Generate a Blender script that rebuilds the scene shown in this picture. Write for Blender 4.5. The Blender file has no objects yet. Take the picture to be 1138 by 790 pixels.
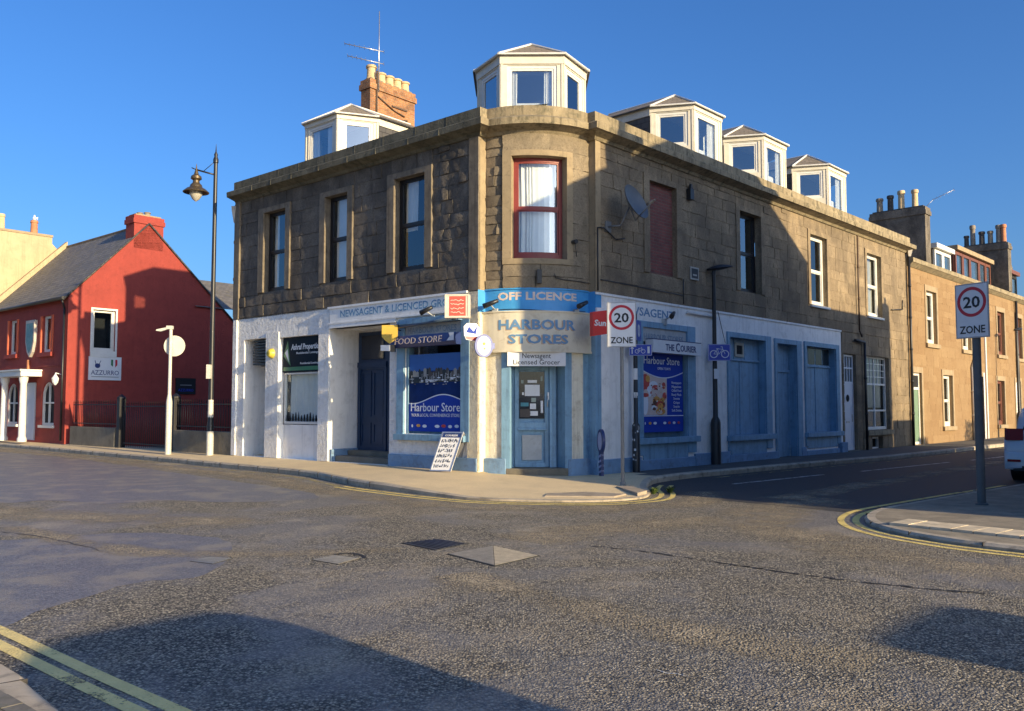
import bpy, bmesh, math, random
from mathutils import Vector, Matrix
R_ = math.radians
S = bpy.context.scene
# ------------------------------------------------------------------ camera, sky, sun, exposure
SUN_AZ, SUN_EL = 134.0, 14.0          # compass style: clockwise from +Y
cam_d = bpy.data.cameras.new('Camera'); cam = bpy.data.objects.new('Camera', cam_d)
S.collection.objects.link(cam); S.camera = cam
cam.location = (0, 0, 1.55)
cam.rotation_euler = (R_(90) + math.atan(57/950), 0, 0)
cam_d.sensor_fit = 'HORIZONTAL'; cam_d.sensor_width = 36; cam_d.lens = 36*950/1138
cam_d.clip_start = 0.05; cam_d.clip_end = 3000
W = bpy.data.worlds.new('World'); S.world = W; W.use_nodes = True
nt = W.node_tree; nt.nodes.clear()
sky = nt.nodes.new('ShaderNodeTexSky'); sky.sky_type = 'NISHITA'; sky.sun_disc = False
sky.sun_elevation = R_(SUN_EL); sky.sun_rotation = R_(SUN_AZ)
sky.air_density = 1.0; sky.dust_density = 2.6; sky.ozone_density = 6.0; sky.altitude = 10
bg = nt.nodes.new('ShaderNodeBackground'); bg.inputs[1].default_value = 0.145
wo = nt.nodes.new('ShaderNodeOutputWorld')
hs = nt.nodes.new('ShaderNodeHueSaturation'); hs.inputs['Saturation'].default_value = 1.08; hs.inputs['Hue'].default_value = .506; nt.links.new(sky.outputs[0], hs.inputs['Color']); nt.links.new(hs.outputs[0], bg.inputs[0]); nt.links.new(bg.outputs[0], wo.inputs[0])
sd = bpy.data.lights.new('Sun', 'SUN'); sd.energy = 5.0; sd.angle = R_(0.55); sd.color = (1.0, 0.79, 0.47)
so = bpy.data.objects.new('Sun', sd); S.collection.objects.link(so)
_a, _e = R_(SUN_AZ), R_(SUN_EL)
SUNV = Vector((math.sin(_a)*math.cos(_e), math.cos(_a)*math.cos(_e), math.sin(_e)))
so.rotation_euler = SUNV.to_track_quat('Z', 'Y').to_euler(); so.location = SUNV*60
vs = S.view_settings; vs.view_transform = 'Standard'; vs.look = 'None'; vs.gamma = 1; vs.exposure = 0.68
vs.use_curve_mapping = False

# ------------------------------------------------------------------ materials
MATS = {}
def _n(nt, t, **k):
    n = nt.nodes.new(t)
    for a, b in k.items(): setattr(n, a, b)
    return n
def ramp(nt, src, stops):
    r = nt.nodes.new('ShaderNodeValToRGB'); e = r.color_ramp.elements
    while len(e) < len(stops): e.new(0.5)
    for q, (p, c) in zip(e, stops):
        q.position = p; q.color = (c, c, c, 1) if isinstance(c, (int, float)) else (*c, 1)
    nt.links.new(src, r.inputs[0]); return r.outputs[0]
def noise(nt, vec, scale, detail=4, rough=.55, dist=0):
    n = _n(nt, 'ShaderNodeTexNoise'); n.inputs['Scale'].default_value = scale
    n.inputs['Detail'].default_value = detail; n.inputs['Roughness'].default_value = rough
    n.inputs['Distortion'].default_value = dist
    if vec: nt.links.new(vec, n.inputs['Vector'])
    return n.outputs['Fac']
def mix(nt, fac, a, b, mode='MIX'):
    m = _n(nt, 'ShaderNodeMix', data_type='RGBA', blend_type=mode)
    for i, v in ((0, fac), (6, a), (7, b)):
        if isinstance(v, (int, float)): m.inputs[i].default_value = v
        elif isinstance(v, tuple): m.inputs[i].default_value = (*v, 1)
        else: nt.links.new(v, m.inputs[i])
    return m.outputs[2]
def math_(nt, op, a, b=0.0, clamp=False):
    m = _n(nt, 'ShaderNodeMath', operation=op); m.use_clamp = clamp
    for i, v in enumerate((a, b)):
        if isinstance(v, (int, float)): m.inputs[i].default_value = v
        else: nt.links.new(v, m.inputs[i])
    return m.outputs[0]
def newmat(name):
    m = bpy.data.materials.new(name); m.use_nodes = True; nt = m.node_tree
    return m, nt, nt.nodes['Principled BSDF'], nt.nodes['Material Output']
def bump(nt, bsdf, h, strength, dist):
    b = _n(nt, 'ShaderNodeBump'); b.inputs['Strength'].default_value = strength
    b.inputs['Distance'].default_value = dist; nt.links.new(h, b.inputs['Height'])
    nt.links.new(b.outputs[0], bsdf.inputs['Normal']); return b
def geo(nt):
    g = _n(nt, 'ShaderNodeNewGeometry'); return g.outputs['Position']
def scl(nt, v, s):
    m = _n(nt, 'ShaderNodeMapping'); m.inputs['Scale'].default_value = s; nt.links.new(v, m.inputs[0]); return m.outputs[0]
def objc(nt): return _n(nt, 'ShaderNodeTexCoord').outputs['Object']
def pm(name, col, rough=.6, var=.18, scale=3., bmp=0., bs=60., bd=.004, metal=0., spec=.5, dirt=None, dirtamt=.5, coat=0, streak=0.):
    """painted / plain surface: colour with a low noise variation, optional dirt patches and bump"""
    if name in MATS: return MATS[name]
    m, nt, b, o = newmat(name); P = objc(nt)
    n1 = noise(nt, P, scale, 5, .6)
    c = mix(nt, ramp(nt, n1, [(.3, 0.), (.7, 1.)]), tuple(x*(1-var) for x in col), tuple(min(1, x*(1+var*.6)) for x in col))
    if dirt:
        n2 = noise(nt, P, scale*2.3, 8, .68, .4)
        c = mix(nt, math_(nt, 'MULTIPLY', ramp(nt, n2, [(.52, 0.), (.68, 1.)]), dirtamt), c, dirt)
    if streak:
        n3 = noise(nt, scl(nt, P, (5, 5, .35)), 1.6, 7, .7, .2)
        c = mix(nt, math_(nt, 'MULTIPLY', ramp(nt, n3, [(.50, 0.), (.66, 1.)]), streak), c, tuple(x*.45 for x in (dirt or col)))
    nt.links.new(c, b.inputs['Base Color'])
    b.inputs['Roughness'].default_value = rough; b.inputs['Metallic'].default_value = metal
    b.inputs['Specular IOR Level'].default_value = spec
    if coat: b.inputs['Coat Weight'].default_value = coat; b.inputs['Coat Roughness'].default_value = .05
    if bmp:
        h = noise(nt, P, bs, 6, .65); bump(nt, b, h, bmp, bd)
    MATS[name] = m; return m
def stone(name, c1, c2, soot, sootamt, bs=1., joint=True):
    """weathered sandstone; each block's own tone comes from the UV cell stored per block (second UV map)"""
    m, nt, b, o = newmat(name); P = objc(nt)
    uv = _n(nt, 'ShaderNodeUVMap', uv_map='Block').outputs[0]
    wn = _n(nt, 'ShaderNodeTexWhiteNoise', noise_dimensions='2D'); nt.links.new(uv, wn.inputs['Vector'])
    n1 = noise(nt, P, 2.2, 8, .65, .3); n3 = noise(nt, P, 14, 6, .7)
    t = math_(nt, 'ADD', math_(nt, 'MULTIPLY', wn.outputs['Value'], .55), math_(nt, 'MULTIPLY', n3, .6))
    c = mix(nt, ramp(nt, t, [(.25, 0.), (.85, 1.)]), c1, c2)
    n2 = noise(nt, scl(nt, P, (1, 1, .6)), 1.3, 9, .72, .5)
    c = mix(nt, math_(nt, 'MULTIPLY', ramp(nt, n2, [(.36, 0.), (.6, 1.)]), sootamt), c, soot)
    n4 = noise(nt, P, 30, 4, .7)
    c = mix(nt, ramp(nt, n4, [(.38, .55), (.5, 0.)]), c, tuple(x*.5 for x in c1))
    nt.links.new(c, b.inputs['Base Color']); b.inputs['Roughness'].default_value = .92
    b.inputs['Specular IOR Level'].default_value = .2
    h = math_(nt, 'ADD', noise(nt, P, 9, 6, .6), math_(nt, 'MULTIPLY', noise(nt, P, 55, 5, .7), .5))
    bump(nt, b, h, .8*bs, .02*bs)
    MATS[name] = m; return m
def brick(name, c1, c2, mortar, bw=.225, bh=.075, soot=(.05, .04, .035), sootamt=.5):
    m, nt, b, o = newmat(name); uv = _n(nt, 'ShaderNodeUVMap', uv_map='UVMap').outputs[0]
    t = _n(nt, 'ShaderNodeTexBrick'); nt.links.new(uv, t.inputs['Vector'])
    t.inputs['Scale'].default_value = 1; t.inputs['Brick Width'].default_value = bw; t.inputs['Row Height'].default_value = bh
    t.inputs['Mortar Size'].default_value = .008; t.inputs['Mortar Smooth'].default_value = .3
    t.inputs['Color1'].default_value = (*c1, 1); t.inputs['Color2'].default_value = (*c2, 1); t.inputs['Mortar'].default_value = (*mortar, 1)
    P = objc(nt); n = noise(nt, P, 3, 8, .7)
    c = mix(nt, math_(nt, 'MULTIPLY', ramp(nt, n, [(.45, 0.), (.62, 1.)]), sootamt), t.outputs['Color'], soot)
    nt.links.new(c, b.inputs['Base Color']); b.inputs['Roughness'].default_value = .9
    h = math_(nt, 'ADD', math_(nt, 'MULTIPLY', t.outputs['Fac'], -1), math_(nt, 'MULTIPLY', noise(nt, P, 40, 4, .7), .6))
    bump(nt, b, h, .8, .012); MATS[name] = m; return m
def slate(name, c1, c2):
    m, nt, b, o = newmat(name); uv = _n(nt, 'ShaderNodeUVMap', uv_map='UVMap').outputs[0]
    t = _n(nt, 'ShaderNodeTexBrick'); nt.links.new(uv, t.inputs['Vector'])
    t.inputs['Scale'].default_value = 1; t.inputs['Brick Width'].default_value = .26; t.inputs['Row Height'].default_value = .17
    t.inputs['Mortar Size'].default_value = .006; t.inputs['Color1'].default_value = (*c1, 1); t.inputs['Color2'].default_value = (*c2, 1)
    t.inputs['Mortar'].default_value = (*[x*.35 for x in c1], 1)
    P = objc(nt); n = noise(nt, P, 2.5, 8, .7)
    c = mix(nt, math_(nt, 'MULTIPLY', ramp(nt, n, [(.5, 0.), (.65, 1.)]), .5), t.outputs['Color'], (.16, .14, .07))
    nt.links.new(c, b.inputs['Base Color']); b.inputs['Roughness'].default_value = .7
    sp = _n(nt, 'ShaderNodeSeparateXYZ'); nt.links.new(uv, sp.inputs[0])
    saw = math_(nt, 'FRACT', math_(nt, 'DIVIDE', sp.outputs[1], .17))
    h = math_(nt, 'ADD', math_(nt, 'MULTIPLY', saw, -.7), math_(nt, 'MULTIPLY', t.outputs['Fac'], -.6))
    bump(nt, b, h, .9, .015); MATS[name] = m; return m
def glass(name, refl=.16, tint=(.9, .95, .95)):
    m, nt, b, o = newmat(name); nt.nodes.remove(b)
    g = _n(nt, 'ShaderNodeBsdfGlossy'); g.inputs['Roughness'].default_value = .02; g.inputs[0].default_value = (.85, .93, 1, 1)
    t = _n(nt, 'ShaderNodeBsdfTransparent'); t.inputs[0].default_value = (*tint, 1)
    lw = _n(nt, 'ShaderNodeLayerWeight'); lw.inputs[0].default_value = .5
    P = objc(nt); bp = _n(nt, 'ShaderNodeBump'); bp.inputs['Strength'].default_value = .25; bp.inputs['Distance'].default_value = .004
    nt.links.new(noise(nt, P, 2.2, 2), bp.inputs['Height']); nt.links.new(bp.outputs[0], g.inputs['Normal'])
    f = math_(nt, 'ADD', math_(nt, 'MULTIPLY', math_(nt, 'POWER', lw.outputs['Facing'], 4.0), .9), refl, True)
    mx = _n(nt, 'ShaderNodeMixShader'); nt.links.new(f, mx.inputs[0]); nt.links.new(t.outputs[0], mx.inputs[1]); nt.links.new(g.outputs[0], mx.inputs[2])
    nt.links.new(mx.outputs[0], o.inputs[0]); MATS[name] = m; return m
def asphalt(name, kind):
    m, nt, b, o = newmat(name); P = geo(nt)
    v = _n(nt, 'ShaderNodeTexVoronoi', feature='F1'); nt.links.new(P, v.inputs['Vector'])
    sc = dict(road=58, pave=90, fine=90, polish=70)[kind]; v.inputs['Scale'].default_value = sc
    v2 = _n(nt, 'ShaderNodeTexVoronoi', feature='F1'); nt.links.new(P, v2.inputs['Vector']); v2.inputs['Scale'].default_value = sc*2.1
    sep = _n(nt, 'ShaderNodeSeparateColor'); nt.links.new(v.outputs['Color'], sep.inputs[0])
    big = noise(nt, scl(nt, P, (1, 1, 1)), .28, 6, .6, .8); mid = noise(nt, P, 1.6, 6, .62)
    if kind == 'road':
        chips = ramp(nt, sep.outputs[0], [(0., (.07, .066, .062)), (.4, (.24, .215, .17)), (.75, (.42, .37, .28)), (1., (.70, .62, .47))])
        # worn, bitumen-rich tracks where the chippings are pressed in
        smooth = ramp(nt, math_(nt, 'ADD', math_(nt, 'MULTIPLY', big, .7), math_(nt, 'MULTIPLY', mid, .3)), [(.46, 0.), (.56, 1.)])
        c = mix(nt, math_(nt, 'MULTIPLY', smooth, .6), chips, (.165, .158, .155))
        dust = ramp(nt, noise(nt, P, .75, 7, .65, .8), [(.50, 0.), (.66, 1.)])
        sandy = mix(nt, sep.outputs[1], (.26, .215, .15), (.66, .56, .40))
        c = mix(nt, math_(nt, 'MULTIPLY', dust, .62), c, sandy)
        gap = ramp(nt, v.outputs['Distance'], [(.42, 0.), (.68, 1.)])
        c = mix(nt, math_(nt, 'MULTIPLY', gap, math_(nt, 'SUBTRACT', .85, math_(nt, 'MULTIPLY', smooth, .5))), c, (.028, .027, .028))
        hk = math_(nt, 'SUBTRACT', 1.0, math_(nt, 'MULTIPLY', smooth, .65))
        rgh = math_(nt, 'SUBTRACT', .82, math_(nt, 'MULTIPLY', smooth, .32))
    elif kind == 'polish':
        c = mix(nt, sep.outputs[0], (.09, .088, .098), (.25, .24, .235)); c = mix(nt, math_(nt, 'MULTIPLY', ramp(nt, mid, [(.48, 0.), (.62, 1.)]), .6), c, (.34, .29, .21)); hk = .16; rgh = .5
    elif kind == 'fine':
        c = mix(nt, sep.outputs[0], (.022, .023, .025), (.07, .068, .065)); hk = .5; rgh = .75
    else:
        c = mix(nt, sep.outputs[0], (.62, .48, .27), (.78, .62, .38))
        c = mix(nt, math_(nt, 'MULTIPLY', ramp(nt, mid, [(.4, 0.), (.65, 1.)]), .5), c, (.52, .41, .25))
        hk = .45; rgh = .85
    nt.links.new(c, b.inputs['Base Color'])
    if isinstance(rgh, float): b.inputs['Roughness'].default_value = rgh
    else: nt.links.new(rgh, b.inputs['Roughness'])
    h = math_(nt, 'ADD', math_(nt, 'MULTIPLY', v.outputs['Distance'], -1.2), math_(nt, 'MULTIPLY', v2.outputs['Distance'], -.5))
    h = math_(nt, 'MULTIPLY', h, hk)
    bump(nt, b, h, 1.0, .022 if kind in ('road', 'polish') else .004)
    MATS[name] = m; return m
def worn_paint(name, col, wear=.5, soft=False):
    m, nt, b, o = newmat(name); P = geo(nt)
    v = _n(nt, 'ShaderNodeTexVoronoi', feature='F1'); nt.links.new(P, v.inputs['Vector']); v.inputs['Scale'].default_value = 52
    n = noise(nt, P, 3.5, 8, .75); n2 = noise(nt, P, 70, 3, .7)
    f = ramp(nt, math_(nt, 'ADD', math_(nt, 'MULTIPLY', n, .7), math_(nt, 'MULTIPLY', n2, .3)), [(wear-.03, 0.), (wear+.05, 1.)])
    if soft:
        sp = _n(nt, 'ShaderNodeSeparateXYZ'); nt.links.new(_n(nt, 'ShaderNodeUVMap', uv_map='UVMap').outputs[0], sp.inputs[0])
        e = math_(nt, 'POWER', math_(nt, 'ABSOLUTE', math_(nt, 'SUBTRACT', math_(nt, 'MULTIPLY', sp.outputs[1], 2.0), 1.0)), 2.0)
        g = math_(nt, 'ADD', math_(nt, 'MULTIPLY', noise(nt, P, 1.1, 8, .72), .75), math_(nt, 'MULTIPLY', n2, .25)); f = ramp(nt, math_(nt, 'ADD', g, math_(nt, 'MULTIPLY', e, .28)), [(wear-.10, .15), (wear+.14, 1.)])
    c = mix(nt, ramp(nt, noise(nt, P, 9, 4), [(.4, 0.), (.7, .3)]), col, tuple(x*.6 for x in col))
    if soft:
        v.inputs['Scale'].default_value = 58; se = _n(nt, 'ShaderNodeSeparateColor'); nt.links.new(v.outputs['Color'], se.inputs[0])
        c = mix(nt, se.outputs[1], tuple(x*.42 for x in col), col); c = mix(nt, ramp(nt, v.outputs['Distance'], [(.42, 0.), (.68, .8)]), c, (.03, .028, .028))
    nt.links.new(c, b.inputs['Base Color']); b.inputs['Roughness'].default_value = .7
    bump(nt, b, math_(nt, 'MULTIPLY', v.outputs['Distance'], -1), .9, .018 if soft else .007)
    t = _n(nt, 'ShaderNodeBsdfTransparent'); mx = _n(nt, 'ShaderNodeMixShader'); nt.links.new(f, mx.inputs[0]); nt.links.new(b.outputs[0], mx.inputs[1]); nt.links.new(t.outputs[0], mx.inputs[2]); nt.links.new(mx.outputs[0], o.inputs[0])
    MATS[name] = m; return m

ROAD = asphalt('asphalt_road', 'road'); PAVE = asphalt('tarmac_pavement', 'pave'); FINE = asphalt('shade_dark_fine_asphalt', 'fine')
KERB = pm('kerb_concrete', (.46, .39, .29), .85, .3, 2.5, .5, 60, .006, dirt=(.12, .11, .09), dirtamt=.7)
SLAB = pm('paving_slab', (.34, .30, .24), .85, .25, 3, .5, 80, .004, dirt=(.16, .15, .12), dirtamt=.6)
YELLOW = worn_paint('yellow_road_paint', (.86, .66, .20), .56)
YELLOW_FAINT = worn_paint('faded_yellow_road_paint', (.50, .40, .17), .47)
GRIT = worn_paint('gutter_grit', (.78, .65, .44), .50, True); YELLOW_P = worn_paint('pale_yellow_road_paint', (.88, .69, .26), .57); WHITE_RP = worn_paint('white_road_paint', (.55, .54, .5), .53)
ST_BAY = stone('golden_sandstone', (.235, .185, .125), (.37, .30, .205), (.13, .112, .085), .75, .6)
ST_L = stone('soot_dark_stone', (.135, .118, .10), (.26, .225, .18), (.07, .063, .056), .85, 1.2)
ST_R = stone('weathered_brown_stone', (.235, .18, .118), (.38, .295, .19), (.12, .096, .07), .75, .8)
ST_T = stone('orange_sandstone', (.26, .165, .085), (.33, .228, .125), (.19, .118, .066), .35, .4)
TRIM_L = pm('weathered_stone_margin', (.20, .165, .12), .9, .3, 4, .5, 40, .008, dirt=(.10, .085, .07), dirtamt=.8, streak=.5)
CORN = pm('cornice_stone', (.30, .245, .155), .92, .3, 2.2, .8, 25, .02, dirt=(.09, .085, .055), dirtamt=.85, streak=.6)
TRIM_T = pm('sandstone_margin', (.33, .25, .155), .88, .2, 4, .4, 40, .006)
WHITE = pm('white_masonry_paint', (.88, .86, .81), .7, .08, 1.5, .35, 14, .02, dirt=(.45, .43, .38), dirtamt=.35, streak=.18)
HARL = pm('white_harled_paint', (.86, .85, .81), .75, .10, 3, 1., 9, .06, dirt=(.42, .40, .36), dirtamt=.4, streak=.12)
CREAM = pm('cream_masonry_paint', (.82, .76, .60), .7, .10, 2, .7, 16, .03, dirt=(.42, .33, .2), dirtamt=.6, streak=.4)
BLUE = pm('blue_woodwork_paint', (.20, .36, .50), .5, .14, 3, .25, 30, .006, dirt=(.10, .17, .25), dirtamt=.5, streak=.35)
BLUE_D = pm('dark_blue_door_paint', (.008, .032, .085), .5, .2, 3, .1, 30, .004)
PLINTH = pm('blue_plinth_paint', (.18, .30, .45), .65, .2, 2.5, .6, 18, .015, dirt=(.10, .11, .12), dirtamt=.6)
SKYBLUE = pm('bright_blue_fascia_paint', (.06, .32, .66), .5, .12, 3, .1, 40, .003)
FASCIA = pm('cream_fascia_board', (.66, .60, .46), .45, .10, 2, .05, 30, .003, dirt=(.40, .32, .2), dirtamt=.5)
LETTER_B = pm('blue_lettering', (.13, .27, .44), .5, .15, 8); LETTER_P = pm('pale_lettering', (.66, .55, .47), .5, .15, 8)
LETTER_SH = pm('tan_letter_shadow', (.50, .35, .22), .6, .1, 8)
LETTER_F = pm('faded_grey_blue_lettering', (.24, .31, .38), .6, .25, 10)
NAVY = pm('navy_sign_panel', (.020, .040, .15), .4, .1, 3); PGREY = pm('pale_grey_panel', (.42, .44, .44), .6, .15, 4, dirt=(.3, .3, .28))
WTIMB = pm('white_window_paint', (.68, .67, .63), .45, .07, 4, .1, 40, .002, dirt=(.5, .48, .4), dirtamt=.25)
CTIMB = pm('cream_dormer_paint', (.64, .60, .50), .5, .10, 4, .15, 30, .003, dirt=(.5, .44, .33), dirtamt=.35)
BLACKT = pm('black_window_paint', (.018, .016, .018), .4, .2, 4); REDT = pm('oxblood_window_paint', (.24, .045, .04), .5, .15, 5, .1)
DARK = pm('dark_room', (.012, .013, .015), .9, .1, 3); BROWNT = pm('brown_window_paint', (.16, .06, .04), .5, .1, 5)
BRICKR = brick('orange_chimney_brick', (.42, .19, .075), (.30, .12, .05), (.34, .27, .18))
BRICKI = brick('red_infill_brick', (.26, .085, .065), (.19, .06, .05), (.17, .12, .10), sootamt=.3)
SLATE = slate('grey_roof_slate', (.13, .125, .12), (.20, .185, .165)); SLATE_D = slate('dark_roof_slate', (.045, .045, .05), (.085, .08, .08))
SLATE_T = slate('lichened_slate', (.20, .165, .12), (.27, .22, .16))
REDW = pm('red_masonry_paint', (.30, .046, .034), .85, .14, 1.6, .6, 14, .02, dirt=(.22, .034, .026), dirtamt=.75, streak=.14)
REDB = pm('red_window_band_paint', (.55, .12, .06), .8, .1, 2)
YSTONE = pm('yellow_gable_render', (.46, .36, .22), .9, .14, 1.2, .5, 10, .02, dirt=(.32, .25, .15), dirtamt=.5, streak=.25)
POT = pm('clay_chimney_pot', (.56, .42, .24), .85, .2, 4, .3, 30); POTD = pm('sooty_chimney_pot', (.08, .075, .07), .9, .3, 6, .3, 30)
POTG = pm('grey_chimney_pot', (.26, .22, .17), .9, .3, 6, .3, 30); POTR = pm('terracotta_chimney_pot', (.48, .20, .10), .85, .2, 4)
GALV = pm('galvanised_steel', (.22, .22, .215), .6, .15, 6, metal=.2); POLEG = pm('dull_grey_pole', (.12, .125, .125), .6, .2, 5); POSTW = pm('white_post_paint', (.58, .56, .50), .45, .1, 5, dirt=(.5, .42, .3))
BLACKM = pm('black_metal_paint', (.018, .019, .022), .4, .25, 6); RAIL = pm('iron_railing_paint', (.012, .012, .014), .5, .2, 6)
LANT = pm('bronze_lantern_metal', (.17, .125, .07), .38, .15, 6, metal=.7); CLEARG = glass('lantern_glass', .25)
SIGNW = pm('white_sign_face', (.72, .73, .74), .35, .04, 4, dirt=(.5, .5, .48), dirtamt=.2); SIGNR = pm('sign_red', (.50, .015, .03), .4, .05, 4)
SIGNK = pm('sign_black', (.012, .012, .014), .45, .05, 4); SIGNG = pm('sign_back_grey', (.28, .28, .28), .5, .1, 4)
SIGNB = pm('sign_blue', (.015, .05, .40), .35, .05, 4); REDS = pm('red_news_sign', (.62, .03, .03), .35, .06, 4); REDP = pm('coral_sign_panel', (.62, .11, .08), .4, .15, 12)
YEL = pm('yellow_sign', (.62, .42, .07), .45, .08, 5); YELB = pm('yellow_alarm_plastic', (.58, .47, .06), .4, .05, 5)
GREEN = pm('green_logo', (.03, .17, .07), .4, .1, 5); DGREEN = pm('dark_green_sign', (.012, .045, .03), .35, .2, 5); NIGHT = pm('dark_sign_navy', (.008, .018, .030), .6, .2, 5, spec=.1)
POSTER = pm('poster_blue', (.014, .05, .36), .5, .06, 3, spec=.15); WATER = pm('poster_dark_water', (.008, .03, .14), .5, .4, 2.5, spec=.1)
PSKY = pm('poster_sky', (.02, .10, .38), .3, .1, 3); PW = pm('poster_white', (.70, .74, .80), .35, .05, 4)
DISH = pm('grey_dish_metal', (.12, .135, .15), .5, .15, 5); ALU = pm('aluminium', (.55, .55, .56), .35, .1, 5, metal=.8)
CURT = pm('net_curtain_cloth', (.74, .73, .70), .9, .06, 6); BLINDM = pm('striped_blind_cloth', (.42, .40, .36), .9, .1, 6)
IRON = pm('worn_iron_cover', (.40, .36, .29), .5, .3, 9, .9, 110, .006, metal=.25, dirt=(.20, .18, .15), dirtamt=.6)
IRON_D = pm('dark_iron_cover', (.06, .062, .075), .35, .3, 9, .5, 90, .004, metal=.4)
CONC = pm('concrete_wall', (.19, .17, .13), .9, .3, 1.8, .8, 20, .02, dirt=(.12, .11, .08), dirtamt=.7)
GREEND = pm('sage_green_door', (.17, .26, .18), .45, .1, 4); WDOOR = pm('white_plastic_door', (.72, .74, .78), .3, .04, 4)
GL = glass('window_glass', .13); GLD = glass('dormer_glass', .27); GLS = glass('shop_glass', .07)
CARW = pm('white_car_paint', (.66, .68, .72), .22, .03, 2, coat=.7); CARD = pm('dark_car_trim', (.012, .012, .014), .5, .1, 4)
CARG = pm('dark_car_glass', (.01, .012, .015), .06, .0, 2, spec=.9); CARR = pm('red_tail_light_lens', (.28, .008, .012), .4, .1, 6, spec=.3)
CARS = pm('silver_car_paint', (.42, .43, .44), .25, .03, 2, metal=.5, coat=.6); TYRE = pm('tyre_rubber', (.015, .015, .016), .85, .1, 6)
WEED = pm('weed_leaf', (.07, .11, .02), .7, .3, 12); BROWN = pm('brown_iron_pipe', (.09, .055, .035), .6, .2, 5)

# ------------------------------------------------------------------ frames
def dirv(a): a = R_(a); return Vector((math.sin(a), math.cos(a), 0))
class Fr:
    curved = False
    def __init__(f, P, az, sg=1):
        f.P = Vector((P[0], P[1], 0)); f.az = az; f.sg = sg; f.D = dirv(az); f.N = dirv(az+90*sg)
    def pt(f, s, d, z): return f.P+f.D*s+f.N*d+Vector((0, 0, z))
    def sub(f, s, d): q = f.pt(s, d, 0); return Fr((q.x, q.y), f.az, f.sg)
    def perp(f, s, d=0, sg=1):   # frame running inward from (s,d), normal facing -s (sg picks side)
        q = f.pt(s, d, 0); a = f.az-90*f.sg
        return Fr((q.x, q.y), a, sg)
def fr2(a, b, sg):
    v = Vector(b)-Vector(a); return Fr((a[0], a[1]), math.degrees(math.atan2(v.x, v.y)), sg), math.hypot(v.x, v.y)
class Bay:
    curved = True; sg = 1
    C = Vector((.3981, 19.5405, 0)); R = 1.6721; H = R_(41.511); o = Vector((.11414, -.99346, 0)); t = Vector((.99346, .11414, 0))
    def pt(f, s, d, z):
        a = s/f.R-f.H; r = f.R+d
        return f.C+f.o*(r*math.cos(a))+f.t*(r*math.sin(a))+Vector((0, 0, z))
L = Fr((-.69, 18.02), -49.4, -1)
RF = Fr((1.884, 18.386), 43.6, 1)
BAY = Bay(); BL = 2.423

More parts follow.
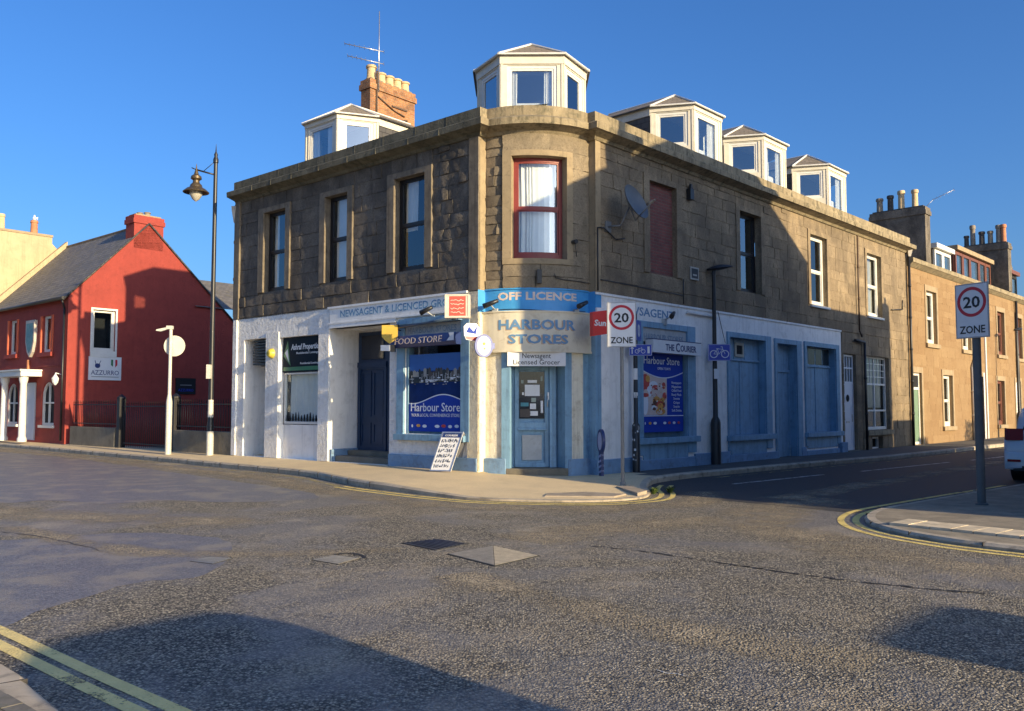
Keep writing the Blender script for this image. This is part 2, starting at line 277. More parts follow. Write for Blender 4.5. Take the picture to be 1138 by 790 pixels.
# ------------------------------------------------------------------ mesh builder
class MB:
    def __init__(b): b.v = []; b.f = []; b.m = []; b.uv = []; b.bk = []; b.sm = []
    def face(b, pts, uv=None, m=0, bk=(0, 0), sm=False):
        i = len(b.v); b.v += [Vector(p) for p in pts]; b.f.append(tuple(range(i, i+len(pts))))
        if uv is None: uv = MB.auto(pts)
        b.uv.append(uv); b.m.append(m); b.bk.append(bk); b.sm.append(sm)
    @staticmethod
    def auto(pts):
        p = [Vector(q) for q in pts]; n = (p[1]-p[0]).cross(p[2]-p[0])
        if n.length < 1e-12 and len(p) > 3: n = (p[2]-p[0]).cross(p[3]-p[0])
        if n.length < 1e-12: return [(0, 0)]*len(p)
        n.normalize()
        if abs(n.z) > .95: return [(q.x, q.y) for q in p]
        h = Vector((0, 0, 1)).cross(n).normalized(); u = n.cross(h)
        return [(q.dot(h), q.dot(u)) for q in p]
    def grid(b, P, nu, nv, m=0, bk=(0, 0), sm=False, uvf=None):
        """P(i,j) -> point, indexed with shared verts"""
        i0 = len(b.v)
        for i in range(nu+1):
            for j in range(nv+1): b.v.append(Vector(P(i, j)))
        for i in range(nu):
            for j in range(nv):
                q = (i0+i*(nv+1)+j, i0+(i+1)*(nv+1)+j, i0+(i+1)*(nv+1)+j+1, i0+i*(nv+1)+j+1)
                b.f.append(q)
                b.uv.append([uvf(a, c) for a, c in ((i, j), (i+1, j), (i+1, j+1), (i, j+1))] if uvf else MB.auto([b.v[k] for k in q]))
                b.m.append(m); b.bk.append(bk); b.sm.append(sm)
    def box(b, fr, s0, s1, d0, d1, z0, z1, m=0, n=None, bk=(0, 0), bev=0):
        if n is None: n = max(1, int(abs(s1-s0)/.12)) if fr.curved else 1
        pt = fr.pt; ss = [s0+(s1-s0)*i/n for i in range(n+1)]
        for a, c in zip(ss, ss[1:]):
            b.face([pt(a, d1, z0), pt(c, d1, z0), pt(c, d1, z1), pt(a, d1, z1)], [(a, z0), (c, z0), (c, z1), (a, z1)], m, bk)
            b.face([pt(c, d0, z0), pt(a, d0, z0), pt(a, d0, z1), pt(c, d0, z1)], [(c, z0), (a, z0), (a, z1), (c, z1)], m, bk)
            b.face([pt(a, d0, z1), pt(a, d1, z1), pt(c, d1, z1), pt(c, d0, z1)], [(a, d0), (a, d1), (c, d1), (c, d0)], m, bk)
            b.face([pt(a, d1, z0), pt(a, d0, z0), pt(c, d0, z0), pt(c, d1, z0)], [(a, d1), (a, d0), (c, d0), (c, d1)], m, bk)
        for a in (s0, s1):
            b.face([pt(a, d0, z0), pt(a, d1, z0), pt(a, d1, z1), pt(a, d0, z1)], [(d0, z0), (d1, z0), (d1, z1), (d0, z1)], m, bk)
    def frame(b, fr, s0, s1, z0, z1, w, d0, d1, m=0, wb=None, wt=None):
        wb = w if wb is None else wb; wt = w if wt is None else wt
        b.box(fr, s0, s0+w, d0, d1, z0, z1, m); b.box(fr, s1-w, s1, d0, d1, z0, z1, m)
        if wb: b.box(fr, s0+w, s1-w, d0, d1, z0, z0+wb, m)
        if wt: b.box(fr, s0+w, s1-w, d0, d1, z1-wt, z1, m)
    def prism(b, fr, pts, d0, d1, m=0, sides=True):
        b.face([fr.pt(s, d1, z) for s, z in pts], list(pts), m)
        if sides:
            b.face([fr.pt(s, d0, z) for s, z in reversed(pts)], list(reversed(pts)), m)
            for (a, c), (e, g) in zip(pts, pts[1:]+pts[:1]):
                b.face([fr.pt(a, d0, c), fr.pt(e, d0, g), fr.pt(e, d1, g), fr.pt(a, d1, c)], None, m)
    def slab(b, poly, z0, z1, m=0):   # poly of (x,y) or (x,y,dz)
        top = [Vector((p[0], p[1], z1+(p[2] if len(p) > 2 else 0))) for p in poly]; bot = [Vector((p[0], p[1], z0)) for p in poly]
        b.face(top, None, m)
        for i in range(len(poly)):
            j = (i+1) % len(poly); b.face([bot[i], bot[j], top[j], top[i]], None, m)
    def cyl(b, p0, p1, r0, r1=None, n=12, m=0, cap=True, sm=True):
        r1 = r0 if r1 is None else r1; p0 = Vector(p0); p1 = Vector(p1); ax = (p1-p0).normalized()
        u = ax.orthogonal().normalized(); w = ax.cross(u)
        c = lambda p, r, k: p+(u*math.cos(2*math.pi*k/n)+w*math.sin(2*math.pi*k/n))*r
        b.grid(lambda i, j: c(p0 if j == 0 else p1, r0 if j == 0 else r1, i), n, 1, m, sm=sm)
        if cap:
            b.face([c(p1, r1, k) for k in range(n)], None, m); b.face([c(p0, r0, n-k) for k in range(n)], None, m)
    def tube(b, pts, r, n=6, m=0):
        for p, q in zip(pts, pts[1:]): b.cyl(p, q, r, r, n, m)
    def lathe(b, c, prof, n=20, m=0, ax=None):
        c = Vector(c); ax = (ax or Vector((0, 0, 1))).normalized(); u = ax.orthogonal().normalized(); w = ax.cross(u)
        b.grid(lambda i, j: c+ax*prof[j][1]+(u*math.cos(2*math.pi*i/n)+w*math.sin(2*math.pi*i/n))*max(prof[j][0], 1e-4), n, len(prof)-1, m, sm=True)
    def text(b, s, fr, s0, z, size, d=.006, th=.004, width=None, align='L', m=0, bold=.012, shear=0, sx=1):
        cu = bpy.data.curves.new('t', 'FONT'); cu.body = s; cu.size = size; cu.offset = bold*size; cu.extrude = th/2
        cu.shear = shear; cu.resolution_u = 2 if size < .3 else 4
        o = bpy.data.objects.new('t', cu); me = bpy.data.meshes.new_from_object(o)
        xs = [v.co.x for v in me.vertices]
        if not xs: return
        x0, x1 = min(xs), max(xs); k = (width/(x1-x0)) if width else sx
        off = {'L': 0, 'C': -(x1-x0)*k/2, 'R': -(x1-x0)*k}[align]; i0 = len(b.v)
        for v in me.vertices: b.v.append(fr.pt(s0+fr.sg*((v.co.x-x0)*k+off), d+v.co.z, z+v.co.y))
        for p in me.polygons:
            q = tuple(i0+i for i in p.vertices); b.f.append(q); b.uv.append([(0, 0)]*len(q)); b.m.append(m); b.bk.append((0, 0)); b.sm.append(False)
        bpy.data.objects.remove(o); bpy.data.meshes.remove(me); bpy.data.curves.remove(cu)
    def disc(b, fr, s, z, r, d, m=0, n=24, th=0, rz=None):
        rz = rz or r; ps = [(s+r*math.cos(2*math.pi*k/n), z+rz*math.sin(2*math.pi*k/n)) for k in range(n)]
        b.prism(fr, ps, d-th, d, m, th > 0)
    def ring(b, fr, s, z, r0, r1, d, m=0, n=32, th=.003):
        for k in range(n):
            a, c = 2*math.pi*k/n, 2*math.pi*(k+1)/n
            b.face([fr.pt(s+r0*math.cos(a), d, z+r0*math.sin(a)), fr.pt(s+r1*math.cos(a), d, z+r1*math.sin(a)), fr.pt(s+r1*math.cos(c), d, z+r1*math.sin(c)), fr.pt(s+r0*math.cos(c), d, z+r0*math.sin(c))], None, m)
    def build(b, name, mats, parent=None, bevel=0, **props):
        if not isinstance(mats, (list, tuple)): mats = [mats]
        me = bpy.data.meshes.new(name)
        if parent is not None: M = WM[parent.name]
        else:
            xs = [v.x for v in b.v]; ys = [v.y for v in b.v]; zs = [v.z for v in b.v]
            M = Matrix.Translation(((min(xs)+max(xs))/2, (min(ys)+max(ys))/2, min(zs)))
        Mi = M.inverted()
        me.from_pydata([Mi @ v for v in b.v], [], b.f)
        for mm in mats: me.materials.append(mm)
        me.polygons.foreach_set('material_index', b.m); me.polygons.foreach_set('use_smooth', b.sm)
        u = me.uv_layers.new(name='UVMap'); flat = [c for f in b.uv for p in f for c in (p[0], p[1])]; u.data.foreach_set('uv', flat)
        if any(k != (0, 0) for k in b.bk):
            u2 = me.uv_layers.new(name='Block'); flat = [c for f, k in zip(b.f, b.bk) for _ in f for c in k]; u2.data.foreach_set('uv', flat)
        me.update()
        bm = bmesh.new(); bm.from_mesh(me); bmesh.ops.remove_doubles(bm, verts=bm.verts, dist=.0003)
        bmesh.ops.recalc_face_normals(bm, faces=bm.faces)
        for e in bm.edges:
            if len(e.link_faces) == 2 and e.calc_face_angle(0) > .62: e.smooth = False
        bm.to_mesh(me); bm.free()
        o = bpy.data.objects.new(name, me); S.collection.objects.link(o)
        if parent is None: o.matrix_world = M
        else: o.parent = parent
        WM[o.name] = M
        if bevel:
            md = o.modifiers.new('Bevel', 'BEVEL'); md.width = bevel; md.segments = 2; md.limit_method = 'ANGLE'; md.angle_limit = R_(40)
        for k, v_ in props.items(): o[k] = v_
        return o
WM = {}
def thing(name, loc, az, label, cat, group=None):
    o = bpy.data.objects.new(name, None); S.collection.objects.link(o); o.empty_display_size = .3
    o.location = loc; o.rotation_euler = (0, 0, R_(-az)); WM[o.name] = Matrix.Translation(loc) @ Matrix.Rotation(R_(-az), 4, 'Z')
    o['label'] = label; o['category'] = cat
    if group: o['group'] = group
    return o
def tag(o, label, cat, group=None):
    o['label'] = label; o['category'] = cat
    if group: o['group'] = group
    return o
def duplicate(root, loc, rotz=None, **props):
    def cp(o, par):
        c = o.copy(); S.collection.objects.link(c); c.parent = par
        for ch in [x for x in bpy.data.objects if x.parent == o]: cp(ch, c)
        return c
    c = cp(root, None); c.location = loc
    if rotz is not None: c.rotation_euler = (0, 0, rotz)
    for k, v in props.items(): c[k] = v
    return c

def wall(mb, fr, s0, s1, z0, z1, holes=(), m=0, mr=None, cell=.14):
    """front sheet with openings (s0,s1,z0,z1,depth) and their reveals"""
    mr = m if mr is None else mr
    ss = sorted({s0, s1, *[min(max(h[i], s0), s1) for h in holes for i in (0, 1)]}); zs = sorted({z0, z1, *[min(max(h[i], z0), z1) for h in holes for i in (2, 3)]})
    if fr.curved:
        out = []
        for a, c in zip(ss, ss[1:]):
            n = max(1, int((c-a)/cell)); out += [a+(c-a)*i/n for i in range(n)]
        ss = out+[s1]
    for a, c in zip(ss, ss[1:]):
        for e, g in zip(zs, zs[1:]):
            if any(h[0]-1e-6 <= a and c <= h[1]+1e-6 and h[2]-1e-6 <= e and g <= h[3]+1e-6 for h in holes): continue
            mb.face([fr.pt(a, 0, e), fr.pt(c, 0, e), fr.pt(c, 0, g), fr.pt(a, 0, g)], [(a, e), (c, e), (c, g), (a, g)], m)
    for h in holes:
        a, c, e, g, dp = h[:5]
        if dp <= 0: continue
        for q in (a, c): mb.face([fr.pt(q, 0, e), fr.pt(q, -dp, e), fr.pt(q, -dp, g), fr.pt(q, 0, g)], None, mr)
        n = max(1, int((c-a)/cell)) if fr.curved else 1
        for i in range(n):
            p, r = a+(c-a)*i/n, a+(c-a)*(i+1)/n
            for q in (e, g): mb.face([fr.pt(p, 0, q), fr.pt(r, 0, q), fr.pt(r, -dp, q), fr.pt(p, -dp, q)], None, mr)

def stones(mb, fr, s0, s1, z0, z1, holes, seed, h=(.22, .34), w=(.3, .8), proud=(.006, .03), jit=.012, joint=.011, m=0, ef=.95):
    rnd = random.Random(seed); cuts = sorted({z0, z1, *[q for hh in holes for q in (hh[2], hh[3]) if z0 < q < z1]})
    cid = 0
    for za, zb in zip(cuts, cuts[1:]):
        n = max(1, round((zb-za)/rnd.uniform(*h))); hs = [rnd.uniform(.85, 1.15) for _ in range(n)]; k = (zb-za)/sum(hs); z = za
        for q in hs:
            zt = z+q*k; iv = [(s0, s1)]
            for hh in holes:
                if hh[2] < zt-.02 and hh[3] > z+.02:
                    nv = []
                    for a, c in iv:
                        if hh[1] <= a or hh[0] >= c: nv.append((a, c)); continue
                        if hh[0]-a > .03: nv.append((a, hh[0]))
                        if c-hh[1] > .03: nv.append((hh[1], c))
                    iv = nv
            for a, c in iv:
                s = a
                while s < c-.01:
                    e = s+rnd.uniform(*w)
                    if c-e < w[0]*.6: e = c
                    cid += 1; bk = (cid*.37+seed, rnd.random()*9+.1); pr = rnd.uniform(*proud); j = joint*rnd.uniform(.6, 1.3)
                    a1, c1, b1, t1 = s+j, e-j, z+j, zt-j; nu = max(2, int((c1-a1)/.11)); nv2 = max(2, int((t1-b1)/.1))
                    tilt = (rnd.uniform(-1, 1)*jit*.6, rnd.uniform(-1, 1)*jit*.6)
                    G = {}
                    for i in range(nu+1):
                        for jj in range(nv2+1):
                            edge = i in (0, nu) or jj in (0, nv2)
                            dd = pr+rnd.uniform(-1, 1)*jit*(.35 if edge else 1)+tilt[0]*(i/nu-.5)*2+tilt[1]*(jj/nv2-.5)*2
                            if edge: dd = dd*ef
                            G[i, jj] = (a1+(c1-a1)*i/nu+(rnd.uniform(-1, 1)*.012), max(dd, .002), b1+(t1-b1)*jj/nv2+(rnd.uniform(-1, 1)*.009))
                    mb.grid(lambda i, jj: fr.pt(*G[i, jj]), nu, nv2, m, bk, True, lambda i, jj: (G[i, jj][0], G[i, jj][2]))
                    ring_ = [(i, 0) for i in range(nu+1)]+[(nu, jj) for jj in range(1, nv2+1)]+[(i, nv2) for i in range(nu-1, -1, -1)]+[(0, jj) for jj in range(nv2-1, 0, -1)]
                    for p, r in zip(ring_, ring_[1:]+ring_[:1]):
                        A, B = G[p], G[r]
                        mb.face([fr.pt(A[0], -.01, A[2]), fr.pt(B[0], -.01, B[2]), fr.pt(*B), fr.pt(*A)], None, m, bk)
                    s = e
            z = zt

def sweep(mb, path, prof, m=0, closed=False, ends=True):
    """path: list of (x,y) walked with outward side on the RIGHT; prof: list of (d,z)"""
    P = [Vector((p[0], p[1])) for p in path]; n = len(P); offs = []
    for i in range(n):
        a = (P[i]-P[i-1]).normalized() if i > 0 or closed else None
        c = (P[(i+1) % n]-P[i]).normalized() if i < n-1 or closed else None
        a = a or c; c = c or a
        na, nc = Vector((a.y, -a.x)), Vector((c.y, -c.x)); k = 1+na.dot(nc)
        offs.append((na+nc)/max(k, .25))
    pt = lambda i, j: (P[i % n].x+offs[i % n].x*prof[j][0], P[i % n].y+offs[i % n].y*prof[j][0], prof[j][1])
    mb.grid(pt, n if closed else n-1, len(prof)-1, m)
    if ends and not closed:
        mb.face([pt(0, j) for j in range(len(prof))], None, m); mb.face([pt(n-1, j) for j in range(len(prof))], None, m)

# ------------------------------------------------------------------ windows
def sash(parent, fr, s0, s1, z0, z1, dep, fm, gm=None, kind='sash', curtain=None, w=.055, name='window', label=None, seed=1):
    gm = gm or GL; b = MB(); D0, D1 = -dep-.07, -dep
    b.frame(fr, s0, s1, z0, z1, w, D0, D1, 0, wb=w*1.4)
    zm = z0+(z1-z0)*.5
    if kind == 'sash':
        b.box(fr, s0+w, s1-w, D0+.01, D1-.012, zm-.025, zm+.025, 0)
        b.frame(fr, s0+w, s1-w, z0+w*1.4, zm-.025, .03, D0+.005, D1-.03, 0, wb=.05)
        b.frame(fr, s0+w, s1-w, zm+.025, z1-w, .03, D0+.015, D1-.015, 0)
    elif kind == 'grid':
        sm = (s0+s1)/2; b.box(fr, sm-.03, sm+.03, D0, D1-.01, z0+w, z1-w, 0)
        for k in (.26, .62): b.box(fr, s0+w, s1-w, D0, D1-.008, z0+(z1-z0)*k-.03, z0+(z1-z0)*k+.03, 0)
        for q in (s0+(s1-s0)*f for f in (.18, .34, .66, .82)):
            b.box(fr, q-.012, q+.012, D0+.02, D1-.02, z0+(z1-z0)*.62, z1-w, 0)
        for f in (.72, .81, .90): b.box(fr, s0+w, s1-w, D0+.02, D1-.022, z0+(z1-z0)*f-.012, z0+(z1-z0)*f+.012, 0)
    # dark room behind the panes
    bd = -dep-.65; a, c = s0+.01, s1-.01
    n = 6 if fr.curved else 1
    for i in range(n):
        p, q = a+(c-a)*i/n, a+(c-a)*(i+1)/n
        b.face([fr.pt(p, bd, z0), fr.pt(q, bd, z0), fr.pt(q, bd, z1), fr.pt(p, bd, z1)], None, 1)
        b.face([fr.pt(p, bd, z1), fr.pt(q, bd, z1), fr.pt(q, D0, z1), fr.pt(p, D0, z1)], None, 1)
        b.face([fr.pt(p, bd, z0), fr.pt(q, bd, z0), fr.pt(q, D0, z0), fr.pt(p, D0, z0)], None, 1)
    for q in (a, c): b.face([fr.pt(q, bd, z0), fr.pt(q, D0, z0), fr.pt(q, D0, z1), fr.pt(q, bd, z1)], None, 1)
    o = b.build(name, [fm, DARK], parent)
    if label: o['label'] = label
    g = MB(); n = 8 if fr.curved else 1
    for i in range(n):
        p, q = s0+w*.5+(s1-s0-w)*i/n, s0+w*.5+(s1-s0-w)*(i+1)/n; dd = D0+.03
        g.face([fr.pt(p, dd, z0+.02), fr.pt(q, dd, z0+.02), fr.pt(q, dd, z1-.02), fr.pt(p, dd, z1-.02)], None, 0)
    g.build('pane', gm, o)
    if curtain:
        rnd = random.Random(seed)
        for (fa, fb, fz, mat) in curtain:
            c_ = MB(); A, B = s0+w+(s1-s0-2*w)*fa, s0+w+(s1-s0-2*w)*fb; n = max(8, int(abs(B-A)/.018)); ph = rnd.random()*6
            Z0 = z0+(z1-z0)*fz
            def cp(i, j):
                s_ = A+(B-A)*i/n; am = .022*(.6+.5*math.sin(s_*7+ph)); zz = Z0+(z1-.04-Z0)*j/6
                return fr.pt(s_, D0-.09+am*math.sin(s_*62+ph+.5*math.sin(zz*3)+1.7*math.sin(s_*19)), zz)
            c_.grid(cp, n, 6, 0, sm=True); c_.build('curtain', mat, o)
    return o
def margin(mb, fr, s0, s1, z0, z1, so0, so1, zt, d=.05, sill=True, m=0, zb=None):
    """raised dressed-stone surround round the opening (s0..s1, z0..z1) out to so0..so1, zt"""
    zb = z0 if zb is None else zb
    mb.box(fr, so0, s0, -.02, d, zb, zt, m); mb.box(fr, s1, so1, -.02, d, zb, zt, m)
    mb.box(fr, s0, s1, -.02, d-.003, z1, zt, m)
    if sill: mb.box(fr, so0-.02, so1+.02, -.02, d+.035, z0-.13, z0-.002, m)

# ================================================================== GROUND
def structure(o): o['kind'] = 'structure'; return o
mb = MB()
mb.slab([(-400, -200), (400, -200), (400, 600), (-400, 600)], -.02, 0.0); structure(mb.build('road', ROAD))
def strip(pts, w0, w1, z=.004):   # ribbon left/right of polyline
    P = [Vector(p) for p in pts]; b = MB(); n = len(P)
    def off(i, w):
        a = (P[i]-P[max(i-1, 0)]) if i else (P[1]-P[0]); c = (P[min(i+1, n-1)]-P[i]) if i < n-1 else a
        a = a.normalized(); c = c.normalized(); N = Vector((a.y+c.y, -a.x-c.x)); N = N/max(.3, 1+a.dot(c))
        return (P[i].x+N.x*w, P[i].y+N.y*w, z)
    b.grid(lambda i, j: off(i, w0 if j == 0 else w1), n-1, 1, uvf=lambda i, j: (i, j)); return b
def smooth(pts, k=6):
    out = []; n = len(pts)
    for i in range(n-1):
        p0, p1, p2, p3 = [Vector(pts[min(max(q, 0), n-1)]) for q in (i-1, i, i+1, i+2)]
        for j in range(k):
            t = j/k; out.append(tuple(.5*((2*p1)+(-p0+p2)*t+(2*p0-5*p1+4*p2-p3)*t*t+(-p0+3*p1-3*p2+p3)*t**3)))
    return out+[tuple(pts[-1])]
# kerb line round the corner shop, walked from the far left to the far right
far_l = Vector((-11.97, 26.25, 0))+dirv(-49)*60
kl = [(far_l.x, far_l.y)]+smooth([(-21.0, 34.4), (-11.97, 26.25), (-7.6, 22.1), (-4.7, 19.3), (-3.75, 17.9), (-3.1, 16.9), (-2.3, 15.95), (-.75, 14.48), (.3, 14.1), (1.35, 14.05), (2.15, 14.5), (2.45, 15.3), (2.55, 16.3), (2.95, 17.5), (3.9, 18.7), (4.75, 19.5), (7.8, 22.3), (10.9, 25.0)])
far_r = Vector((10.9, 25.0, 0))+dirv(44.5)*70; kl.append((far_r.x, far_r.y))

def kerbstones(pts, z1, name, gap=.9, w=.13, dropped=None):
    b = MB(); acc = 0
    P = [Vector(p) for p in pts]
    def line(off, z): return off, z
    prof = [(0.0, -.01), (0.012, z1-.03), (-.02, z1), (-w, z1+.004), (-w, -.01)]
    sweep(b, pts, prof)
    for v in b.v:
        if v.z > .03 and dropped: v.z *= dropped(v)
    o = structure(b.build(name, KERB)); return o
def pavement(name, outer, inner, z1, mat=PAVE, zin=None):
    """surface between kerb back line and an inner line of the same point count (pairs)"""
    b = MB(); n = len(outer)
    zin = z1 if zin is None else zin
    fz = lambda i, j: 1-(1-drop(Vector((outer[i][0], outer[i][1], 0))))*max(0, 1-j/2)
    b.grid(lambda i, j: (outer[i][0]+(inner[i][0]-outer[i][0])*j/3, outer[i][1]+(inner[i][1]-outer[i][1])*j/3, (z1+(zin(i)-z1 if callable(zin) else zin-z1)*j/3)*fz(i, j)), n-1, 3, sm=True)
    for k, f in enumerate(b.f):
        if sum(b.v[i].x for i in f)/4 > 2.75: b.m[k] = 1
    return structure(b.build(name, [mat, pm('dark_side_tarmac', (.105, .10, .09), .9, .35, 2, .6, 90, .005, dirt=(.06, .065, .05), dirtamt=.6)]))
def drop(v):
    if v.y > 19: return 1.0
    t = min(max((v.x+2.4)/1.8, 0), 1); t2 = min(max((v.y-15.6)/1.6, 0), 1) if v.x > 1.9 else 0
    return 1-.72*t*(1-t2)
kerbstones(kl, .125, 'kerb', dropped=drop)
def nearest(fr, p, d=-.05):   # drop point onto frame line
    q = Vector((p[0], p[1], 0))-fr.P; return q.dot(fr.D)
inn = []
for p in kl:
    sl, sr = nearest(L, p), nearest(RF, p)
    if p[0] < -.9: q = L.pt(max(sl, 0)+.0, -.6, 0) if sl > .4 else L.pt(.0, -.4, 0)
    elif p[0] < 1.9 and sr < 0: q = BAY.pt(BL*min(max((p[0]+.9)/2.9, 0), 1), -.6, 0)
    else: q = RF.pt(max(sr, 0), -.4, 0)
    inn.append((q.x, q.y))
PZ = lambda i: .215-.115*min(max((kl[i][0]+3.2)/5.0, 0), 1)
nrm = []
for i, p in enumerate(kl):
    a = Vector(kl[max(i-1, 0)]); c = Vector(kl[min(i+1, len(kl)-1)]); t = (c-a).normalized(); nrm.append((p[0]-t.y*.125, p[1]+t.x*.125))
pavement('pavement', nrm, inn, .129, zin=PZ)
# junction: far corner (block opposite) kerb
k2 = smooth([(24.9, 30.1), (9.93, 16.75), (8.31, 15.35), (6.3, 13.55), (5.45, 12.75), (4.98, 12.1), (4.70, 11.4), (4.66, 10.7), (4.9, 9.95), (5.5, 9.15), (8.1, 6.5), (20, -5.3)])
e1 = Vector((k2[0][0], k2[0][1], 0))+dirv(44)*50; k2 = [(e1.x, e1.y)]+k2
kerbstones(k2, .06, 'kerb')
nr2 = []
for i, p in enumerate(k2):
    a = Vector(k2[max(i-1, 0)]); c = Vector(k2[min(i+1, len(k2)-1)]); t = (c-a).normalized(); nr2.append((p[0]-t.y*.125, p[1]+t.x*.125))
pc = Vector((14, 14)); mid2 = []
b = MB(); Bc = (8.6, 11.6)
for (p, q) in zip(nr2, nr2[1:]):
    # push inward 4 m from the kerb
    def inw(p):
        v = Vector(p); s_ = nearest(RF, p)
        d1 = (v-RF.P.xy).dot(RF.N.xy)
        if v.y > 12.7: w = RF.pt(s_, 10.2, 0); return (w.x, w.y)
        if v.y < 9.3: w = v+Vector((.65, .76))*3.2; return (w.x, w.y)
        return Bc
    a, c = inw(p), inw(q)
    b.face([(*p, .064), (*q, .064), (*c, .085), (*a, .085)] if a != c else [(*p, .064), (*q, .064), (*c, .085)])
structure(b.build('pavement', pm('brown_tarmac', (.30, .255, .185), .9, .35, 2.5, .7, 90, .005, dirt=(.16, .145, .12), dirtamt=.6)))
# near left corner where the picture is taken from
k3 = smooth([(-10.6, 11.6), (-5.0, 6.75), (-2.9, 4.96), (-2.58, 4.63), (-2.26, 4.30), (-2.05, 4.10), (-.7, 2.9), (1.2, 1.2), (4.5, -1.7), (12, -8)])
e3 = Vector((k3[0][0], k3[0][1], 0))+dirv(-49.4)*50; k3 = [(e3.x, e3.y)]+k3
k3 = list(reversed(k3)); b = MB()
prof = [(0.0, -.01), (0.01, .075), (-.02, .10), (-.15, .103), (-.15, -.01)]; sweep(b, k3, prof); structure(b.build('kerb', KERB))
b = MB(); n3 = []
for i, p in enumerate(k3):
    a = Vector(k3[max(i-1, 0)]); c = Vector(k3[min(i+1, len(k3)-1)]); t = (c-a).normalized(); n3.append(((p[0]-t.y*.145), (p[1]+t.x*.145), p[0]-t.y*4.5, p[1]+t.x*4.5))
b.grid(lambda i, j: (n3[i][0]+(n3[i][2]-n3[i][0])*j, n3[i][1]+(n3[i][3]-n3[i][1])*j, .095), len(n3)-1, 1); structure(b.build('pavement', PAVE))
# block paving set behind that kerb
rnd = random.Random(5); b = MB(); fk = Fr((-3.05, 4.86), 130.5, 1)   # runs along the kerb, normal points away from the road
fk.N = Vector((-fk.D.y, fk.D.x, 0))*-1
for r_ in range(9):
    for c_ in range(34):
        s_ = -3.2+c_*.205; d_ = .02+r_*.105
        b.box(fk, s_+.004+(r_ % 2)*.1, s_+.2+(r_ % 2)*.1, d_+.003, d_+.10, .06, .109+rnd.uniform(-.003, .002))
structure(b.build('block_paving', pm('dirty_block_paving', (.20, .18, .145), .85, .35, 6, .6, 60, .006, dirt=(.09, .10, .05), dirtamt=.5)))
rs = [(2.75, 15.1), (3.9, 13.4), (5.6, 12.95)]
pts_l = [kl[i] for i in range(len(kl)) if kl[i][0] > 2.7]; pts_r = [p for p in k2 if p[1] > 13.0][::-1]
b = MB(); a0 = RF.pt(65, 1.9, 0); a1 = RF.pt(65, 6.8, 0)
b.face([(x, y, .002) for x, y in [(2.6, 15.3), (5.0, 12.55)]+[(p[0]-.0, p[1]) for p in pts_r if p[0] < 30]+[(a1.x, a1.y), (a0.x, a0.y)]+[(p[0], p[1]) for p in pts_l[::-1] if p[0] < 12]]); structure(b.build('side_road_shade', FINE))  # dark sheet whose colour deepens the street's shade; near edge follows the shadow line
# painted lines
def line(name, pts, w0, w1, mat): structure(strip(pts, w0, w1).build(name, mat))
kk = kl[1:]
seg = [p for p in kk if p[0] > -9 and not (p[0] > 3.2)]
line('yellow_line', [p for p in seg if p[0] > -3.2 and p[1] < 17.2], .16, .25, YELLOW); line('yellow_line', [p for p in seg if p[0] > -3.2 and p[1] < 17.2], .36, .45, YELLOW)
line('yellow_line', [p for p in kk if p[0] <= -3.0 and p[0] > -24], .2, .32, YELLOW_FAINT)
line('yellow_line', [p for p in kk if p[0] > 3.8], .25, .34, YELLOW_FAINT)
line('worn_tracks', [(RF.pt(s_, 4.6, 0).x, RF.pt(s_, 4.6, 0).y) for s_ in (-1, 8, 20, 40)], -.55, .55, GRIT)
k2s = [p for p in k2 if p[1] < 17.5 and p[0] < 16]
line('yellow_line', k2s, .08, .17, YELLOW); line('yellow_line', k2s, .27, .36, YELLOW)
def grit(pts, w0, w1, z=.003): structure(strip(pts, w0, w1, z).build('gutter_grit', GRIT))
grit([p for p in kk if p[0] <= 2.5 and p[0] > -24], .30, 1.5); grit([p for p in k2 if p[1] < 13.6 and p[0] < 14], .45, 2.2)
grit(smooth([(-14, 17.5), (-9.6, 14.2), (-7.2, 12.6), (-5.2, 11.9), (-3.6, 11.5)]), -.9, .9); grit(smooth([(-6.5, 11.2), (-4.6, 9.6), (-3.2, 9.1), (-1.2, 9.35)]), -.35, .35, .0035)
grit(smooth([(.1, 10.0), (1.3, 11.0), (2.6, 11.6), (3.6, 11.3)]), -.8, .8, .0035); grit(smooth([(-.6, 8.0), (.3, 7.0), (1.0, 6.2), (2.2, 5.3)]), -.45, .45, .0035)
def joints(pts, z, st, x0, x1, w=.125):
    b = MB(); acc = 0
    for p, q in zip(pts, pts[1:]):
        P, Q = Vector(p), Vector(q); l_ = (Q-P).length; t_ = (Q-P).normalized(); N = Vector((t_.y, -t_.x)); d = st-acc
        while d < l_:
            c = P+t_*d
            if x0 < c.x < x1 and c.y < 32:
                f = Fr((c.x, c.y), math.degrees(math.atan2(t_.x, t_.y)), 1); b.box(f, -.006, .006, -w, .014, .02, z)
            d += st
        acc = (acc+l_) % st
    structure(b.build('kerb_joints', pm('dark_joint', (.05, .045, .04), .9)))
joints(kl, .1275, .92, -20, -2.6); joints(k2, .0625, .92, 3, 9, .12); joints(k3, .1025, .92, -6, 0, .15)
l1 = smooth([(-10.5, 12.1), (-5.0, 7.30), (-3.63, 6.16), (-2.92, 5.55), (-2.34, 5.05), (-1.65, 4.47), (.4, 2.75), (3, .5)])
line('yellow_line', list(reversed(l1)), -.085, 0.005, YELLOW_P); line('yellow_line', list(reversed(l1)), -.225, -.135, YELLOW_P)
for a, c in (((4.44, 17.28), (7.12, 19.67)), ((8.35, 20.62), (12.2, 24.0)), ((13.3, 24.9), (17.2, 28.5)), ((18.4, 29.5), (22.3, 33.0))):
    line('lane_line', [a, c], -.05, .05, WHITE_RP)
